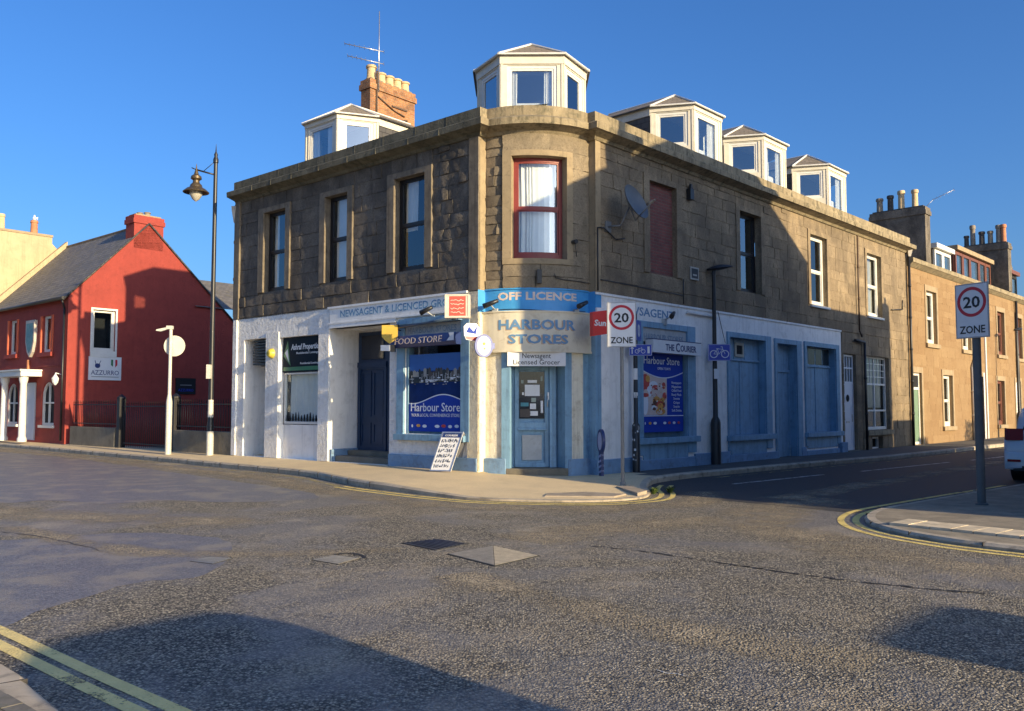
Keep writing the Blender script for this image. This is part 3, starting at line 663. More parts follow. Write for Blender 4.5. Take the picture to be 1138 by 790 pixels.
# tactile / dropped-kerb slabs on the far corner
b = MB(); rnd = random.Random(2); fs, ln = fr2((4.86, 10.5), (5.76, 9.45), 1); fs.N = -fs.N if fs.N.x < 0 else fs.N
for i in range(7):
    for j in range(2): b.box(fs, -.35+i*.25, -.35+i*.25+.238, .16+j*.27, .16+j*.27+.26, .03, .094+rnd.uniform(0, .004))
structure(b.build('dropped_kerb_slabs', pm('pale_tactile_slab', (.66, .55, .38), .85, .3, 5, .6, 60, .006)))
b = MB(); b.slab([(2.13, 14.62), (2.36, 15.05), (2.18, 15.95), (1.92, 15.85)], .03, .092); b.slab([(.55, 14.45), (1.7, 14.35), (1.95, 14.75), (1.3, 15.1), (.6, 14.85)], .02, .064)
structure(b.build('patched_paving', pm('pale_concrete_patch', (.36, .30, .23), .9, .3, 3, .6, 30, .012)))
# covers let into the road
def cover(poly, name, label, mat, pattern=0, hump=.012, cat='manhole cover', rim=True):
    ex, ey = sum(p[0] for p in poly)/4, sum(p[1] for p in poly)/4
    t = thing(name, (ex, ey, 0), 0, label, cat, 'iron covers let into the road')
    b = MB(); big = [(ex+(x-ex)*1.05, ey+(y-ey)*1.05) for x, y in poly]
    b.slab(big, -.01, .0055); b.build('frame', pm('tar_edge', (.03, .03, .03), .8, .3, 20, .6, 60), t)
    b = MB(); P = [Vector((x, y, .008)) for x, y in poly]
    if pattern:   # two triangular leaves, ribbed
        for tri in ((0, 1, 3), (1, 2, 3)):
            T = [P[k].copy() for k in tri]; c0 = sum(T, Vector())/3; T = [c0+(q-c0)*.985 for q in T]
            b.slab([(q.x, q.y) for q in T], .0, .0095); b.face([T[0]-Vector((0, 0, .02)), T[1]-Vector((0, 0, .02)), T[1], T[0]]); b.face([T[1]-Vector((0, 0, .02)), T[2]-Vector((0, 0, .02)), T[2], T[1]]); b.face([T[2]-Vector((0, 0, .02)), T[0]-Vector((0, 0, .02)), T[0], T[2]])
            for k in range(1, 26):
                u = k/26; A = T[0]+(T[1]-T[0])*u; B = T[0]+(T[2]-T[0])*u; b.cyl(A+Vector((0, 0, .0005)), B+Vector((0, 0, .0005)), .0035, n=4, cap=False)
    else:
        b.slab([(q.x, q.y) for q in P], .0, .0075)
        for k in range(1, 8):
            u = k/8; b.cyl(P[0].lerp(P[1], u), P[3].lerp(P[2], u), .006, n=5, cap=False)
    b.build('lid', mat, t)
cover([(-.67, 9.1), (-.21, 9.62), (.27, 9.0), (-.17, 8.44)], 'road_cover', 'pale diamond-shaped cover of two ribbed triangles in the middle of the road', IRON, 1)
cover([(-1.24, 9.82), (-.87, 10.12), (-.5, 9.8), (-.83, 9.36)], 'road_cover', 'dark square cover just behind the pale diamond one', IRON_D)
cover([(-2.02, 8.76), (-1.85, 9.02), (-1.56, 8.84), (-1.71, 8.52)], 'road_cover', 'small sunken cover beside a broken patch, second from the left', IRON)
cover([(-3.22, 8.68), (-3.12, 8.92), (-2.86, 8.84), (-2.95, 8.54)], 'road_cover', 'smooth shiny small cover, leftmost of those in the road', pm('polished_iron', (.22, .22, .22), .3, .2, 8, .2, 60, metal=.3))
# polished, bitumen-rich areas of road
POL = asphalt('polished_asphalt', 'polish')
def patch(poly, seed):
    rnd = random.Random(seed); P = smooth(poly+[poly[0]], 5); b = MB(); b.face([(x+rnd.uniform(-.05, .05), y+rnd.uniform(-.05, .05), .0018) for x, y in P[:-1]]); structure(b.build('road_patch', POL))
patch([(-20.35, 30.88), (-14.64, 27.46), (-10.65, 23.18), (-6.75, 19.04), (-3.62, 15.49), (-3.57, 14.3), (-4.82, 14.03), (-5.81, 14.3), (-6.46, 13.78), (-7.6, 14.3), (-9.97, 15.17)], 1); patch([(-6.51, 9.95), (-5.41, 10.21), (-4.87, 10.65), (-3.66, 10.36), (-3.09, 9.45), (-2.84, 7.95), (-3.32, 7.63), (-3.59, 6.81), (-3.86, 5.93)], 2)
# tar seams and potholes
rnd = random.Random(9); b = MB(); cr = smooth([(.9, 9.62), (1.41, 9.27), (2.06, 8.62), (2.41, 8.26), (2.7, 7.98), (3.26, 7.56), (3.9, 7.2)], 14)
cr = [(x+rnd.uniform(-.025, .025), y+rnd.uniform(-.025, .025)) for x, y in cr]
def vary(pts, w):
    b = MB(); P = [Vector(p) for p in pts]
    for i in range(len(P)-1):
        t = (P[i+1]-P[i]).normalized(); N = Vector((t.y, -t.x)); a, c = w[i], w[i+1]
        b.face([(P[i].x-N.x*a, P[i].y-N.y*a, .005), (P[i].x+N.x*a, P[i].y+N.y*a, .005), (P[i+1].x+N.x*c, P[i+1].y+N.y*c, .005), (P[i+1].x-N.x*c, P[i+1].y-N.y*c, .005)])
    return b
TAR = pm('dark_tar_seam', (.03, .03, .033), .7, .3, 20, .8, 60, .008)
structure(vary(cr, [max(.002, rnd.gauss(.012, .012)) for _ in cr]).build('road_crack', TAR))
c5 = smooth([(-1.85, 9.08), (-1.7, 9.15), (-1.55, 9.0), (-1.5, 8.86)], 6); structure(vary([(x+rnd.uniform(-.02, .02), y) for x, y in c5], [rnd.uniform(.01, .035) for _ in c5]).build('road_crack', TAR))
c6 = smooth([(-9.5, 13.2), (-7.2, 11.2), (-5.6, 10.3), (-4.2, 9.1)], 12); structure(vary([(x+rnd.uniform(-.02, .02), y+rnd.uniform(-.02, .02)) for x, y in c6], [max(.002, rnd.gauss(.008, .008)) for _ in c6]).build('road_crack', TAR))
b = vary([(.85, 5.14), (.90, 5.07), (.96, 5.06), (1.01, 5.0)], [.004, .009, .006, .003]); structure(b.build('paint_scrape', WHITE_RP))
# weeds at the kerb tip
def weed(x, y, z, sz, label, seed):
    rnd = random.Random(seed); b = MB()
    for k in range(46):
        a = rnd.random()*6.28; r = sz*rnd.random()*.5; h = sz*rnd.uniform(.3, 1); d = Vector((math.cos(a), math.sin(a), 0)); q = Vector((-d.y, d.x, 0))*sz*.09
        p = Vector((x, y, z))+d*r*.4; m_ = p+d*r+Vector((0, 0, h*.7)); e = p+d*(r+h*.5)+Vector((0, 0, h*.8+rnd.uniform(-.3, .2)*h))
        b.face([p-q*.5, p+q*.5, m_+q, m_-q]); b.face([m_-q, m_+q, e])
    tag(b.build('weed_tuft', WEED), label, 'weed', 'weeds at the kerb corner')
weed(2.52, 15.35, 0, .16, 'left of the two small weed tufts by the shop corner kerb', 1); weed(2.85, 15.55, 0, .17, 'right of the two small weed tufts by the shop corner kerb', 2)

# ================================================================== CORNER BUILDING
q0 = BAY.pt(BL/2, 0, 0)
CB = thing('corner_building', (q0.x, q0.y, 0), 0, 'dark two-storey stone corner building with a blue and white shop below and white dormers above', 'building')
Lh = [(6.80, 8.27, 4.62, 6.99), (4.20, 5.51, 4.62, 6.99), (1.42, 2.92, 4.62, 6.99)]; Lw = [(7.0, 8.02), (4.40, 5.30), (1.64, 2.68)]
Rh = [(1.67, 3.27, 4.62, 7.0), (5.95, 7.52, 4.62, 7.0), (10.34, 11.86, 4.62, 7.0), (14.80, 16.45, 4.62, 7.0)]; Rw = [(1.90, 3.05), (6.15, 7.34), (10.50, 11.70), (14.95, 16.25)]
WZ0, WZ1 = 4.67, 6.86
b = MB()     # backing and dressed blocks: 0 dark left stone, 1 bay stone, 2 right stone, 3 margin left, 4 margin bay
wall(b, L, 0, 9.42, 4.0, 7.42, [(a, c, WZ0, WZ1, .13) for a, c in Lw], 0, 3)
wall(b, BAY, 0, BL, 4.0, 7.42, [(.62, 1.79, 4.67, 6.87, .16)], 1, 4)
wall(b, RF, -.14, 18.9, 4.0, 7.42, [(a, c, WZ0, WZ1, .16 if i else .10) for i, (a, c) in enumerate(Rw)], 2, 2)
lowh = [(12.85, 13.85, .12, 3.28), (14.75, 16.8, .76, 3.3), (15.1, 16.05, .06, .52)]
wall(b, RF, 12.69, 18.9, 0, 4.0, [h+(.16,) for h in lowh], 2, 2)
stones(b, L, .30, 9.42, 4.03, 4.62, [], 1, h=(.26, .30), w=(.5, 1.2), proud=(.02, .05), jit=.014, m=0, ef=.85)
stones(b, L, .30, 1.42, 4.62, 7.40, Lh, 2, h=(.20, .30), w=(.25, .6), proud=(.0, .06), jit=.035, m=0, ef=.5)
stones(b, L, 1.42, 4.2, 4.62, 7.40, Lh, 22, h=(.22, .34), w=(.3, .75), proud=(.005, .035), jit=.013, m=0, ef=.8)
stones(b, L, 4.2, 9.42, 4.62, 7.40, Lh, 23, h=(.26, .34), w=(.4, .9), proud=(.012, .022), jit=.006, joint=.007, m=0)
stones(b, BAY, .01, .41, 4.03, 7.3, [], 3, h=(.18, .3), w=(.2, .4), proud=(.0, .03), jit=.03, m=1)
stones(b, BAY, .43, BL-.01, 4.05, 7.40, [(.43, 1.93, 4.55, 6.99)], 4, h=(.30, .36), w=(.6, 1.1), proud=(.051, .053), jit=.0015, joint=.003, m=1, ef=1)
stones(b, RF, .05, 18.88, 4.0, 4.62, [], 5, h=(.27, .31), w=(.7, 1.4), proud=(.02, .026), jit=.004, joint=.005, m=2)
stones(b, RF, .05, 9.0, 4.62, 7.40, Rh, 6, h=(.24, .33), w=(.3, .85), proud=(.008, .022), jit=.008, joint=.007, m=2)
stones(b, RF, 9.0, 18.88, 4.62, 7.40, Rh, 26, h=(.27, .34), w=(.45, .9), proud=(.008, .014), jit=.004, joint=.005, m=2)
stones(b, RF, 12.72, 18.88, .06, 3.98, lowh, 7, h=(.27, .34), w=(.4, .9), proud=(.008, .02), jit=.006, joint=.007, m=2)
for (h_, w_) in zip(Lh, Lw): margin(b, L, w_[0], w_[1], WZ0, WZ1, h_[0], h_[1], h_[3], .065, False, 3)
for (h_, w_) in zip(Rh, Rw): margin(b, RF, w_[0], w_[1], WZ0, WZ1, h_[0], h_[1], h_[3], .04, False, 2)
margin(b, BAY, .62, 1.79, 4.67, 6.87, .43, 1.93, 6.99, .075, False, 4); b.box(BAY, .43, 1.93, -.02, .075, 4.55, 4.668, 4)
b.box(L, .0, .28, -.02, .045, 4.02, 7.42, 3); b.box(L, 9.20, 9.44, -.02, .07, 4.02, 7.4, 3)
for fr_, s_ in ((L, 0), (RF, -.14)): b.face([fr_.pt(s_, .045 if s_ == 0 else 0, 4.02), fr_.pt(s_, -.2, 4.02), fr_.pt(s_, -.2, 7.42), fr_.pt(s_, 0, 7.42)], None, 4)
b.box(RF, -.14, .04, -.02, .03, 4.02, 7.42, 4)
# gable ends and rear
Pb = [L.pt(9.42, 0, 0), L.pt(9.42, -8, 0), RF.pt(9.5, -9, 0), RF.pt(18.9, -8, 0), RF.pt(18.9, 0, 0)]
for p, q in zip(Pb, Pb[1:]): b.face([(p.x, p.y, 0), (q.x, q.y, 0), (q.x, q.y, 7.6), (p.x, p.y, 7.6)], None, 0)
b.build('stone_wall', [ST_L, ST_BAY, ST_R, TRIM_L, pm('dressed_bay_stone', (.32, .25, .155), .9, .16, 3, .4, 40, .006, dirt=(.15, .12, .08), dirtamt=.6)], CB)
# cornice and blocking course
path = [L.pt(9.44, 0, 0), L.pt(0, 0, 0), L.pt(0, -.2, 0)]+[BAY.pt(BL*k/14, 0, 0) for k in range(1, 14)]+[RF.pt(-.14, -.2, 0), RF.pt(-.14, 0, 0), RF.pt(19.0, 0, 0)]
path = [(p.x, p.y) for p in path]
def finer(path, st=.5):
    out = []
    for p, q in zip(path, path[1:]):
        n = max(1, int(math.hypot(q[0]-p[0], q[1]-p[1])/st)); out += [(p[0]+(q[0]-p[0])*i/n, p[1]+(q[1]-p[1])*i/n) for i in range(n)]
    return out+[path[-1]]
b = MB(); rnd = random.Random(3)
sweep(b, path, [(-.02, 7.34), (.05, 7.34), (.10, 7.40), (.30, 7.46), (.345, 7.47), (.355, 7.60), (.335, 7.62), (.15, 7.70), (.12, 7.72), (.12, 7.93), (-.28, 7.935), (-.28, 7.5)])
for fr_, rng in ((L, (.0, 9.4)), (RF, (0, 18.9))):    # joints between the cope stones
    s_ = rng[0]+.9
    while s_ < rng[1]-.3:
        b.box(fr_, s_-.006, s_+.006, -.2, .124, 7.71, 7.936); b.box(fr_, s_-.007, s_+.007, .2, .358, 7.462, 7.612); s_ += rnd.uniform(.9, 1.3)
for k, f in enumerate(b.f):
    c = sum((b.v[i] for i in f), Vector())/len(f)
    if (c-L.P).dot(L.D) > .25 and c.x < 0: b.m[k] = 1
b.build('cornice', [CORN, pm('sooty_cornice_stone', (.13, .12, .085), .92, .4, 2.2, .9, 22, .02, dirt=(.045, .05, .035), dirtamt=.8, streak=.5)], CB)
# roof behind the parapet
b = MB()
X0 = (.62, 16.98)   # where the two wall lines meet
rp = [L.pt(9.42, 0, 0), Vector((X0[0], X0[1], 0)), RF.pt(18.9, 0, 0)]; rp = [(p.x, p.y) for p in rp]
sweep(b, rp, [(-.9, 7.55), (-4.6, 8.55), (-8, 8.6)], ends=False); b.build('roof', SLATE, CB)
b = MB(); b.prism(L, [(2.6, 7.7), (-.2, 7.7), (-.2, 8.22), (2.6, 8.12)], -1.3, -1.0, 0); b.face([L.pt(2.6, -1.0, 8.12), L.pt(-.2, -1.0, 8.22), L.pt(-.2, -2.6, 8.75), L.pt(2.6, -2.6, 8.6)], None, 1); b.build('roof_skew', [TRIM_L, SLATE], CB)
for e, (w_) in enumerate(Lw):
    sash(CB, L, w_[0], w_[1], WZ0, WZ1, .13, BLACKT, curtain=[[(0, .35, 0, CURT), (.75, 1, .0, CURT)], [(0, 1, -.0, CURT)], [(0.55, 1, .45, CURT), (0, .25, 0, CURT)]][e], seed=e, w=.06)
sash(CB, BAY, .62, 1.79, 4.67, 6.87, .14, REDT, curtain=[(0, 1, 0, CURT)], seed=7, w=.085)
b = MB(); b.box(RF, Rw[0][0], Rw[0][1], -.3, -.10, WZ0, WZ1); b.build('bricked_up_window', BRICKI, CB)
sash(CB, RF, *Rw[1], WZ0, WZ1, .17, BLACKT, gm=GLD, seed=4, w=.06)
sash(CB, RF, *Rw[2], WZ0, WZ1, .12, WTIMB, seed=5, w=.085)
sash(CB, RF, *Rw[3], WZ0, WZ1, .12, WTIMB, seed=6, w=.085, curtain=[(0, 1, 0, BLINDM)])
sash(CB, RF, 14.75, 16.8, .76, 3.3, .12, WTIMB, kind='grid', seed=8, w=.07, curtain=[(0, 1, .3, BLINDM)])
sash(CB, RF, 15.1, 16.05, .06, .52, .14, WTIMB, kind='plain', w=.07, label='small low basement window with white frame')
for w_ in Rw[2:]: b = MB(); b.box(RF, w_[0]-.06, w_[1]+.06, -.02, .09, WZ0-.07, WZ0+.005); b.build('window_sill', WTIMB, CB)
b = MB(); b.box(RF, 14.6, 16.95, -.02, .10, .58, .74); b.build('window_sill', CORN, CB)

# ---- ground floor left
b = MB()
LHo = [(7.90, 8.95, .2, 3.42, 1.3), (5.55, 7.25, .2, 3.39, .14), (2.84, 5.08, .2, 3.5, .92), (.50, 2.30, .95, 3.42, .20)]
wall(b, L, 0, 9.42, 0, 4.03, LHo, 0, 1)
b.box(L, 7.88, 8.97, -1.5, -1.29, 0, 3.5, 1); b.box(L, 2.7, 5.2, -1.1, -.93, 0, 3.6, 1)
b.box(L, 5.55, 7.25, -.30, -.14, .2, 1.08, 1)       # panel under the estate-agent window
b.box(L, 9.28, 9.46, -.05, .05, .2, 4.0, 0); b.box(L, 5.10, 5.52, 0, .03, .2, 3.9, 0); b.box(L, 7.27, 7.86, 0, .025, .2, 3.55, 0)
b.face([L.pt(9.42, 0, 0), L.pt(9.42, -8, 0), L.pt(9.42, -8, 4.0), L.pt(9.42, 0, 4.0)], None, 1)
b.box(L, .0, .30, -.02, .05, .2, 4.0, 2)
b.build('white_painted_wall', [HARL, WHITE, pm('warm_corner_paint', (.70, .63, .46), .75, .12, 3, 1., 9, .05, dirt=(.42, .38, .28), dirtamt=.5)], CB)
b = MB(); b.box(L, .32, 5.05, 0, .05, 3.64, 4.0); b.box(L, 2.6, 5.05, -.25, .06, 3.50, 3.62); b.box(L, .3, 5.1, 0, .085, 3.985, 4.035); b.box(L, .3, 5.1, .0, .075, 3.60, 3.635); b.build('fascia_board', pm('pale_blue_white_fascia', (.80, .81, .80), .55, .08, 3, dirt=(.45, .43, .38), dirtamt=.4), CB)
b = MB(); b.text('NEWSAGENT & LICENCED GROCER', L, 4.62, 3.755, .235, .055, .004, width=4.25); b.build('lettering', LETTER_B, CB)
for a in ((L, .02, 2.80, -.01, .07, .18, .47), (L, 4.2, 5.08, -.94, -.90, .2, .5), (L, 4.99, 5.078, -.9, -.01, .2, .5), (BAY, 0, .50, -.02, .07, .1, .47), (BAY, 1.80, BL, -.02, .07, .05, .45),
          (RF, -.17, 1.45, -.26, .07, .0, .42), (RF, 3.75, 5.4, -.02, .07, .0, .40), (RF, 5.4, 8.1, -.02, .075, .0, .30), (RF, 9.6, 9.9, -.02, .07, 0, .36), (RF, 9.9, 12.3, -.02, .075, .0, .24), (RF, 12.3, 12.75, -.02, .14, 0, .42), (RF, 1.45, 3.75, -.02, .05, 0, .34)):
    b = MB(); b.box(*a); b.build('plinth', PLINTH, CB, bevel=.015)
# shuttered louvre and alcove
b = MB()
for k in range(9): b.box(L, 7.9, 8.72, -.40, -.14, 2.70+k*.08, 2.70+k*.08+.055)
b.box(L, 7.9, 8.72, -.5, -.40, 2.68, 3.42); b.build('black_louvre', BLACKM, CB)
# estate agent window
o = sash(CB, L, 5.57, 7.22, 1.10, 2.45, .14, WTIMB, gm=GLS, kind='plain', w=.045, curtain=[(0.02, .98, .02, CURT)], seed=3)
b = MB(); rnd = random.Random(4)
for k in range(12): 
    s_ = 5.72+k*.125; b.lathe(L.pt(s_, -.17, 1.17), [(.0, 0), (.028, .02), (.03, .06), (.015, .1+rnd.random()*.12), (.004, .16+rnd.random()*.1)], 8)
b.build('window_ornaments', DARK, CB)
b = MB(); b.box(L, 5.56, 7.24, -.18, -.10, 2.47, 3.37, 0)
b.prism(L, [(7.20, 2.90), (6.88, 2.62), (7.02, 3.30)], -.10, -.094, 1, False); b.prism(L, [(7.14, 2.98), (6.95, 2.72), (7.02, 3.08)], -.10, -.092, 2, False)
b.box(L, 5.6, 7.2, -.10, -.095, 2.50, 2.60, 1)
b.text('Ashraf Properties', L, 6.86, 3.05, .21, -.09, .004, width=1.24, m=2, bold=.02, shear=.15); b.text('Residential Lettings', L, 6.62, 2.93, .08, -.09, .003, width=.95, m=2)
b.text('Residential Lettings', L, 6.45, 2.66, .075, -.09, .003, width=.8, m=2)
tag(b.build('estate_agent_sign', [NIGHT, GREEN, SIGNW]), 'dark green and navy sign with white lettering above the net-curtained window', 'sign')
# recessed doorway
b = MB(); b.box(L, 3.90, 5.04, -.93, -.88, .5, 3.45, 0); b.box(L, 3.2, 3.9, -.93, -.86, .2, 3.45, 0)
d_ = b; d_.frame(L, 3.92, 5.02, .46, 2.60, .10, -.88, -.84, 0); d_.box(L, 3.92, 5.02, -.88, -.82, 2.55, 2.68, 0)
for z0, z1 in ((.62, 1.15), (1.3, 2.45)):
    for s_ in (4.06, 4.52): d_.frame(L, s_, s_+.38, z0, z1, .045, -.88, -.86, 0)
dr = d_.build('recessed_door', BLUE_D, CB)
b = MB(); b.box(L, 4.05, 4.9, -.87, -.855, 2.75, 3.35); b.build('fanlight', pm('dark_fanlight_glass', (.01, .015, .03), .1, .0, 2), dr)
b = MB(); b.box(L, 2.84, 4.98, -.9, -.12, .1, .34); b.box(L, 2.84, 4.98, -.9, -.5, .34, .46); b.build('doorstep', CONC, CB, bevel=.012)
# left shop window
b = MB(); b.box(L, 2.30, 2.54, 0, .06, .80, 3.52); b.box(L, .24, .50, 0, .06, .80, 3.52); b.box(L, .50, 2.30, 0, .05, 3.42, 3.56)
b.box(L, .34, 2.56, 0, .13, .80, .935); b.box(L, .5, 2.3, -.2, -.12, .95, 1.0); b.box(L, 2.22, 2.30, -.2, -.02, .95, 3.4); b.box(L, .5, .56, -.2, -.02, .95, 3.4)
b.box(L, .45, 2.36, .0, .17, 3.41, 3.53)
b.build('shopfront_surround', BLUE, CB, bevel=.008)
b = MB(); b.box(L, .52, 2.28, -.06, .02, 3.16, 3.40); b.build('faded_name_panel', PGREY, CB)
b = MB(); b.text('HARBOUR STORES', L, 2.2, 3.21, .19, .025, .004, width=1.55); b.build('lettering', LETTER_F, CB)
def lattice_quay(b, L_, s0, s1, z0, z1, d, sg, ms, seed):
    rnd = random.Random(seed); w = s1-s0; x = 0
    while x < 1:
        ww = rnd.uniform(.03, .07); h = rnd.uniform(.10, .22); m_ = rnd.choice(ms); a, c = s0+w*x, s0+w*min(1, x+ww)
        b.face([L_.pt(a, d, z0), L_.pt(c, d, z0), L_.pt(c, d, z0+(z1-z0)*h*3), L_.pt((a+c)/2, d, z0+(z1-z0)*(h*3+.12)), L_.pt(a, d, z0+(z1-z0)*h*3)], None, m_); x += ww*.95
PB = pm('poster_quay_brown', (.06, .045, .04), .4, .3, 9); PG = pm('poster_stone_grey', (.30, .30, .29), .4, .2, 9); PK = pm('poster_dark_shore', (.012, .016, .022), .4, .3, 9)
PY = pm('poster_orange', (.62, .30, .06), .4, .2, 9); PR_ = pm('poster_red', (.50, .05, .04), .4, .3, 12); PPK = pm('poster_cream_pink', (.62, .50, .45), .4, .12, 9); PBR = pm('poster_chocolate', (.09, .03, .02), .4, .3, 14)
b = MB(); A, B = .53, 2.20; d = -.035
b.box(L, A, B, -.06, d, 1.0, 2.73, 1)
b.face([L.pt(A, d+.002, 2.35), L.pt(B, d+.002, 2.35), L.pt(B, d+.002, 2.73), L.pt(A, d+.002, 2.73)], None, 5)
lattice_quay(b, L, A, B, 2.20, 2.50, d+.004, -1, [3, 3, 2, 6, 3], 2)
rnd = random.Random(8)
b.face([L.pt(A, d+.005, 2.10), L.pt(B, d+.005, 2.08), L.pt(B, d+.005, 2.22), L.pt(A, d+.005, 2.23)], None, 6)
for k in range(26):
    s_ = rnd.uniform(A+.05, B-.1); z_ = 2.13+rnd.uniform(-.05, .06); w_ = rnd.uniform(.05, .14)
    b.face([L.pt(s_, d+.007, z_), L.pt(s_+w_, d+.007, z_), L.pt(s_+w_*1.15, d+.007, z_+.025), L.pt(s_-w_*.1, d+.007, z_+.025)], None, rnd.choice([4, 4, 2])); b.box(L, s_+w_*.5, s_+w_*.5+.005, d+.006, d+.0075, z_, z_+rnd.uniform(.08, .18), 4)
for k in range(30):
    s_ = rnd.uniform(A+.05, B-.1); z_ = rnd.uniform(2.02, 2.30); b.box(L, s_, s_+rnd.uniform(.02, .06), d+.006, d+.0072, z_, z_+.02, rnd.choice([3, 2, 2, 4]))
N = 24; wav = [(A+(B-A)*k/N, 1.72+.10*math.sin((k/N)*math.pi*1.7-.25)) for k in range(N+1)]
for (a, c), (e, g) in zip(wav, wav[1:]):
    b.face([L.pt(a, d+.009, 1.0), L.pt(e, d+.009, 1.0), L.pt(e, d+.009, g), L.pt(a, d+.009, c)], None, 0); b.face([L.pt(a, d+.011, c-.012), L.pt(e, d+.011, g-.012), L.pt(e, d+.011, g+.012), L.pt(a, d+.011, c+.012)], None, 4)
b.text('Harbour Store', L, 2.13, 1.45, .27, d+.014, .003, width=1.55, m=4, bold=.004); b.text('YOUR LOCAL CONVENIENCE STORE', L, 2.11, 1.33, .10, d+.014, .003, width=1.52, m=4, bold=0)
for k, (c_, w_) in enumerate([(4, .05), (7, .12), (4, .13), (0, .1), (4, .14), (8, .13), (4, .11), (4, .12)]): b.disc(L, 2.08-.2*k, 1.12+(.01 if k % 2 else 0), w_*.55, d+.013, c_, 12, rz=.035)
tag(b.build('window_poster', [POSTER, WATER, PG, PB, PW, PSKY, PK, PY, PR_]), 'blue poster with a harbour view filling the window left of the corner door', 'poster')
b = MB(); P_ = [(0.0, 2.89), (.20, 2.89), (.26, 2.96), (.20, 3.15), (0.0, 3.15)]
b.grid(lambda i, j: L.pt(2.56 if i == 0 else .48, P_[j][0], P_[j][1]), 1, 4); 
for s_ in (2.56, .48): b.face([L.pt(s_, p, z) for p, z in P_], None, 0)
b.text('FOOD STORE', L, 2.38, 2.955, .20, .262, .004, width=1.52, m=1, shear=.12, bold=0); b.prism(L, [(.50, 2.97), (.72, 2.97), (.62, 3.06), (.66, 3.14), (.50, 3.14)], .235, .262, 2, False)
tag(b.build('food_store_sign', [NAVY, LETTER_P, PW]), 'dark blue box sign reading FOOD STORE over the harbour poster', 'sign')

# ---- ground floor bay
DS0, DS1 = .59, 1.74
b = MB(); wall(b, BAY, 0, BL, .0, 4.03, [(DS0, DS1, .0, 2.62, .34)], 0, 1)
b.face([L.pt(0, 0, .1), L.pt(0, -.2, .1), L.pt(0, -.2, 3.55), L.pt(0, 0, 3.55)], None, 0); b.face([L.pt(0, .05, .1), L.pt(0, 0, .1), L.pt(0, 0, 4), L.pt(0, .05, 4)], None, 0)
b.build('cream_bay_wall', [CREAM, BLUE], CB)
b = MB(); b.box(BAY, 0, BL, -.02, .02, 3.56, 4.035); b.box(BAY, 0, BL, 0, .045, 4.02, 4.05)
b.face([L.pt(-.003, .05, 3.56), L.pt(-.003, -.2, 3.56), L.pt(-.003, -.2, 4.03), L.pt(-.003, .05, 4.03)]); b.face([RF.pt(-.143, .0, 3.56), RF.pt(-.143, -.2, 3.56), RF.pt(-.143, -.2, 4.03), RF.pt(-.143, 0, 4.03)])
b.box(RF, -.14, .06, -.01, .012, 3.45, 4.0); b.build('bright_blue_band', SKYBLUE, CB)
b = MB(); b.text('OFF LICENCE', BAY, .31, 3.80, .225, .024, .004, width=1.74, bold=.035, sx=1); b.build('lettering', LETTER_P, CB)
b = MB(); b.box(BAY, -.10, BL+.05, .04, .10, 2.72, 3.54, n=22); b.box(BAY, -.10, BL+.05, .0, .12, 2.69, 2.73, n=22); b.box(BAY, -.10, BL+.05, .0, .12, 3.53, 3.56, n=22)
fb = b.build('corner_name_board', FASCIA, CB)
b = MB(); b.text('HARBOUR', BAY, .36, 3.17, .285, .104, .004, width=1.60, bold=.03); b.build('lettering', LETTER_B, fb); b = MB(); b.text('STORES', BAY, .56, 2.875, .26, .104, .004, width=1.23, bold=.03)
b2 = MB(); b2.text('HARBOUR', BAY, .34, 3.155, .285, .1, .002, width=1.60, bold=.04); b2.build('lettering_shadow', LETTER_SH, fb); b2 = MB(); b2.text('STORES', BAY, .535, 2.86, .26, .1, .002, width=1.23, bold=.04)
b.build('lettering', LETTER_B, fb); b2.build('lettering_shadow', LETTER_SH, fb)
b = MB(); b.box(BAY, .40, .59, -.01, .05, .1, 2.70); b.box(BAY, 1.74, 1.90, -.01, .05, .1, 2.70); b.box(BAY, 2.25, BL+.0, -.01, .012, .1, 2.7); b.box(RF, -.155, .05, -.23, .012, .1, 3.46); b.build('door_pilasters', BLUE, CB, bevel=.006)
p0, p1 = BAY.pt(DS0, -.32, 0), BAY.pt(DS1, -.32, 0); DF, dl = fr2((p0.x, p0.y), (p1.x, p1.y), 1)
b = MB(); b.box(DF, 0, dl, -.08, -.02, .25, 2.62); b.frame(DF, 0, .74, .28, 2.42, .09, -.02, .03, 0); b.box(DF, .09, .65, -.02, .028, 1.06, 1.22); b.box(DF, .06, .70, -.02, .06, 1.05, 1.09)
b.box(DF, .74, .80, -.02, .10, .25, 2.5); b.box(DF, .80, dl-.03, -.02, .06, .25, 2.5); b.box(DF, 0, dl, -.02, .10, 2.42, 2.62); b.box(DF, .16, .58, -.02, .012, .42, .95, 1)
sdr = b.build('shop_door', [BLUE, PGREY], CB, bevel=.006)
b = MB(); b.box(DF, .10, .64, -.02, .0, 1.30, 2.30); b.build('door_glass', pm('dark_door_glass', (.02, .024, .028), .08, .2, 4, spec=.8), sdr)
NM = [SIGNW, pm('teal_sticker', (.05, .24, .30), .4), pm('grey_green_sticker', (.28, .34, .30), .4), PB]
for (s0, s1, z0, z1, m_) in ((.22, .54, 1.78, 2.02, 0), (.28, .48, 2.06, 2.12, 0), (.13, .30, 1.56, 1.64, 1), (.33, .46, 1.50, 1.62, 0), (.33, .50, 1.36, 1.46, 0), (.36, .46, 1.65, 1.74, 2), (.56, .61, 1.42, 1.68, 0), (.16, .20, 1.8, 1.86, 0), (.56, .60, 2.1, 2.2, 2), (.14, .19, 2.05, 2.12, 2), (.12, .34, 1.33, 1.5, 3)): b = MB(); b.box(DF, s0, s1, .0, .004, z0, z1, 0); b.build('notice', NM[m_], sdr)
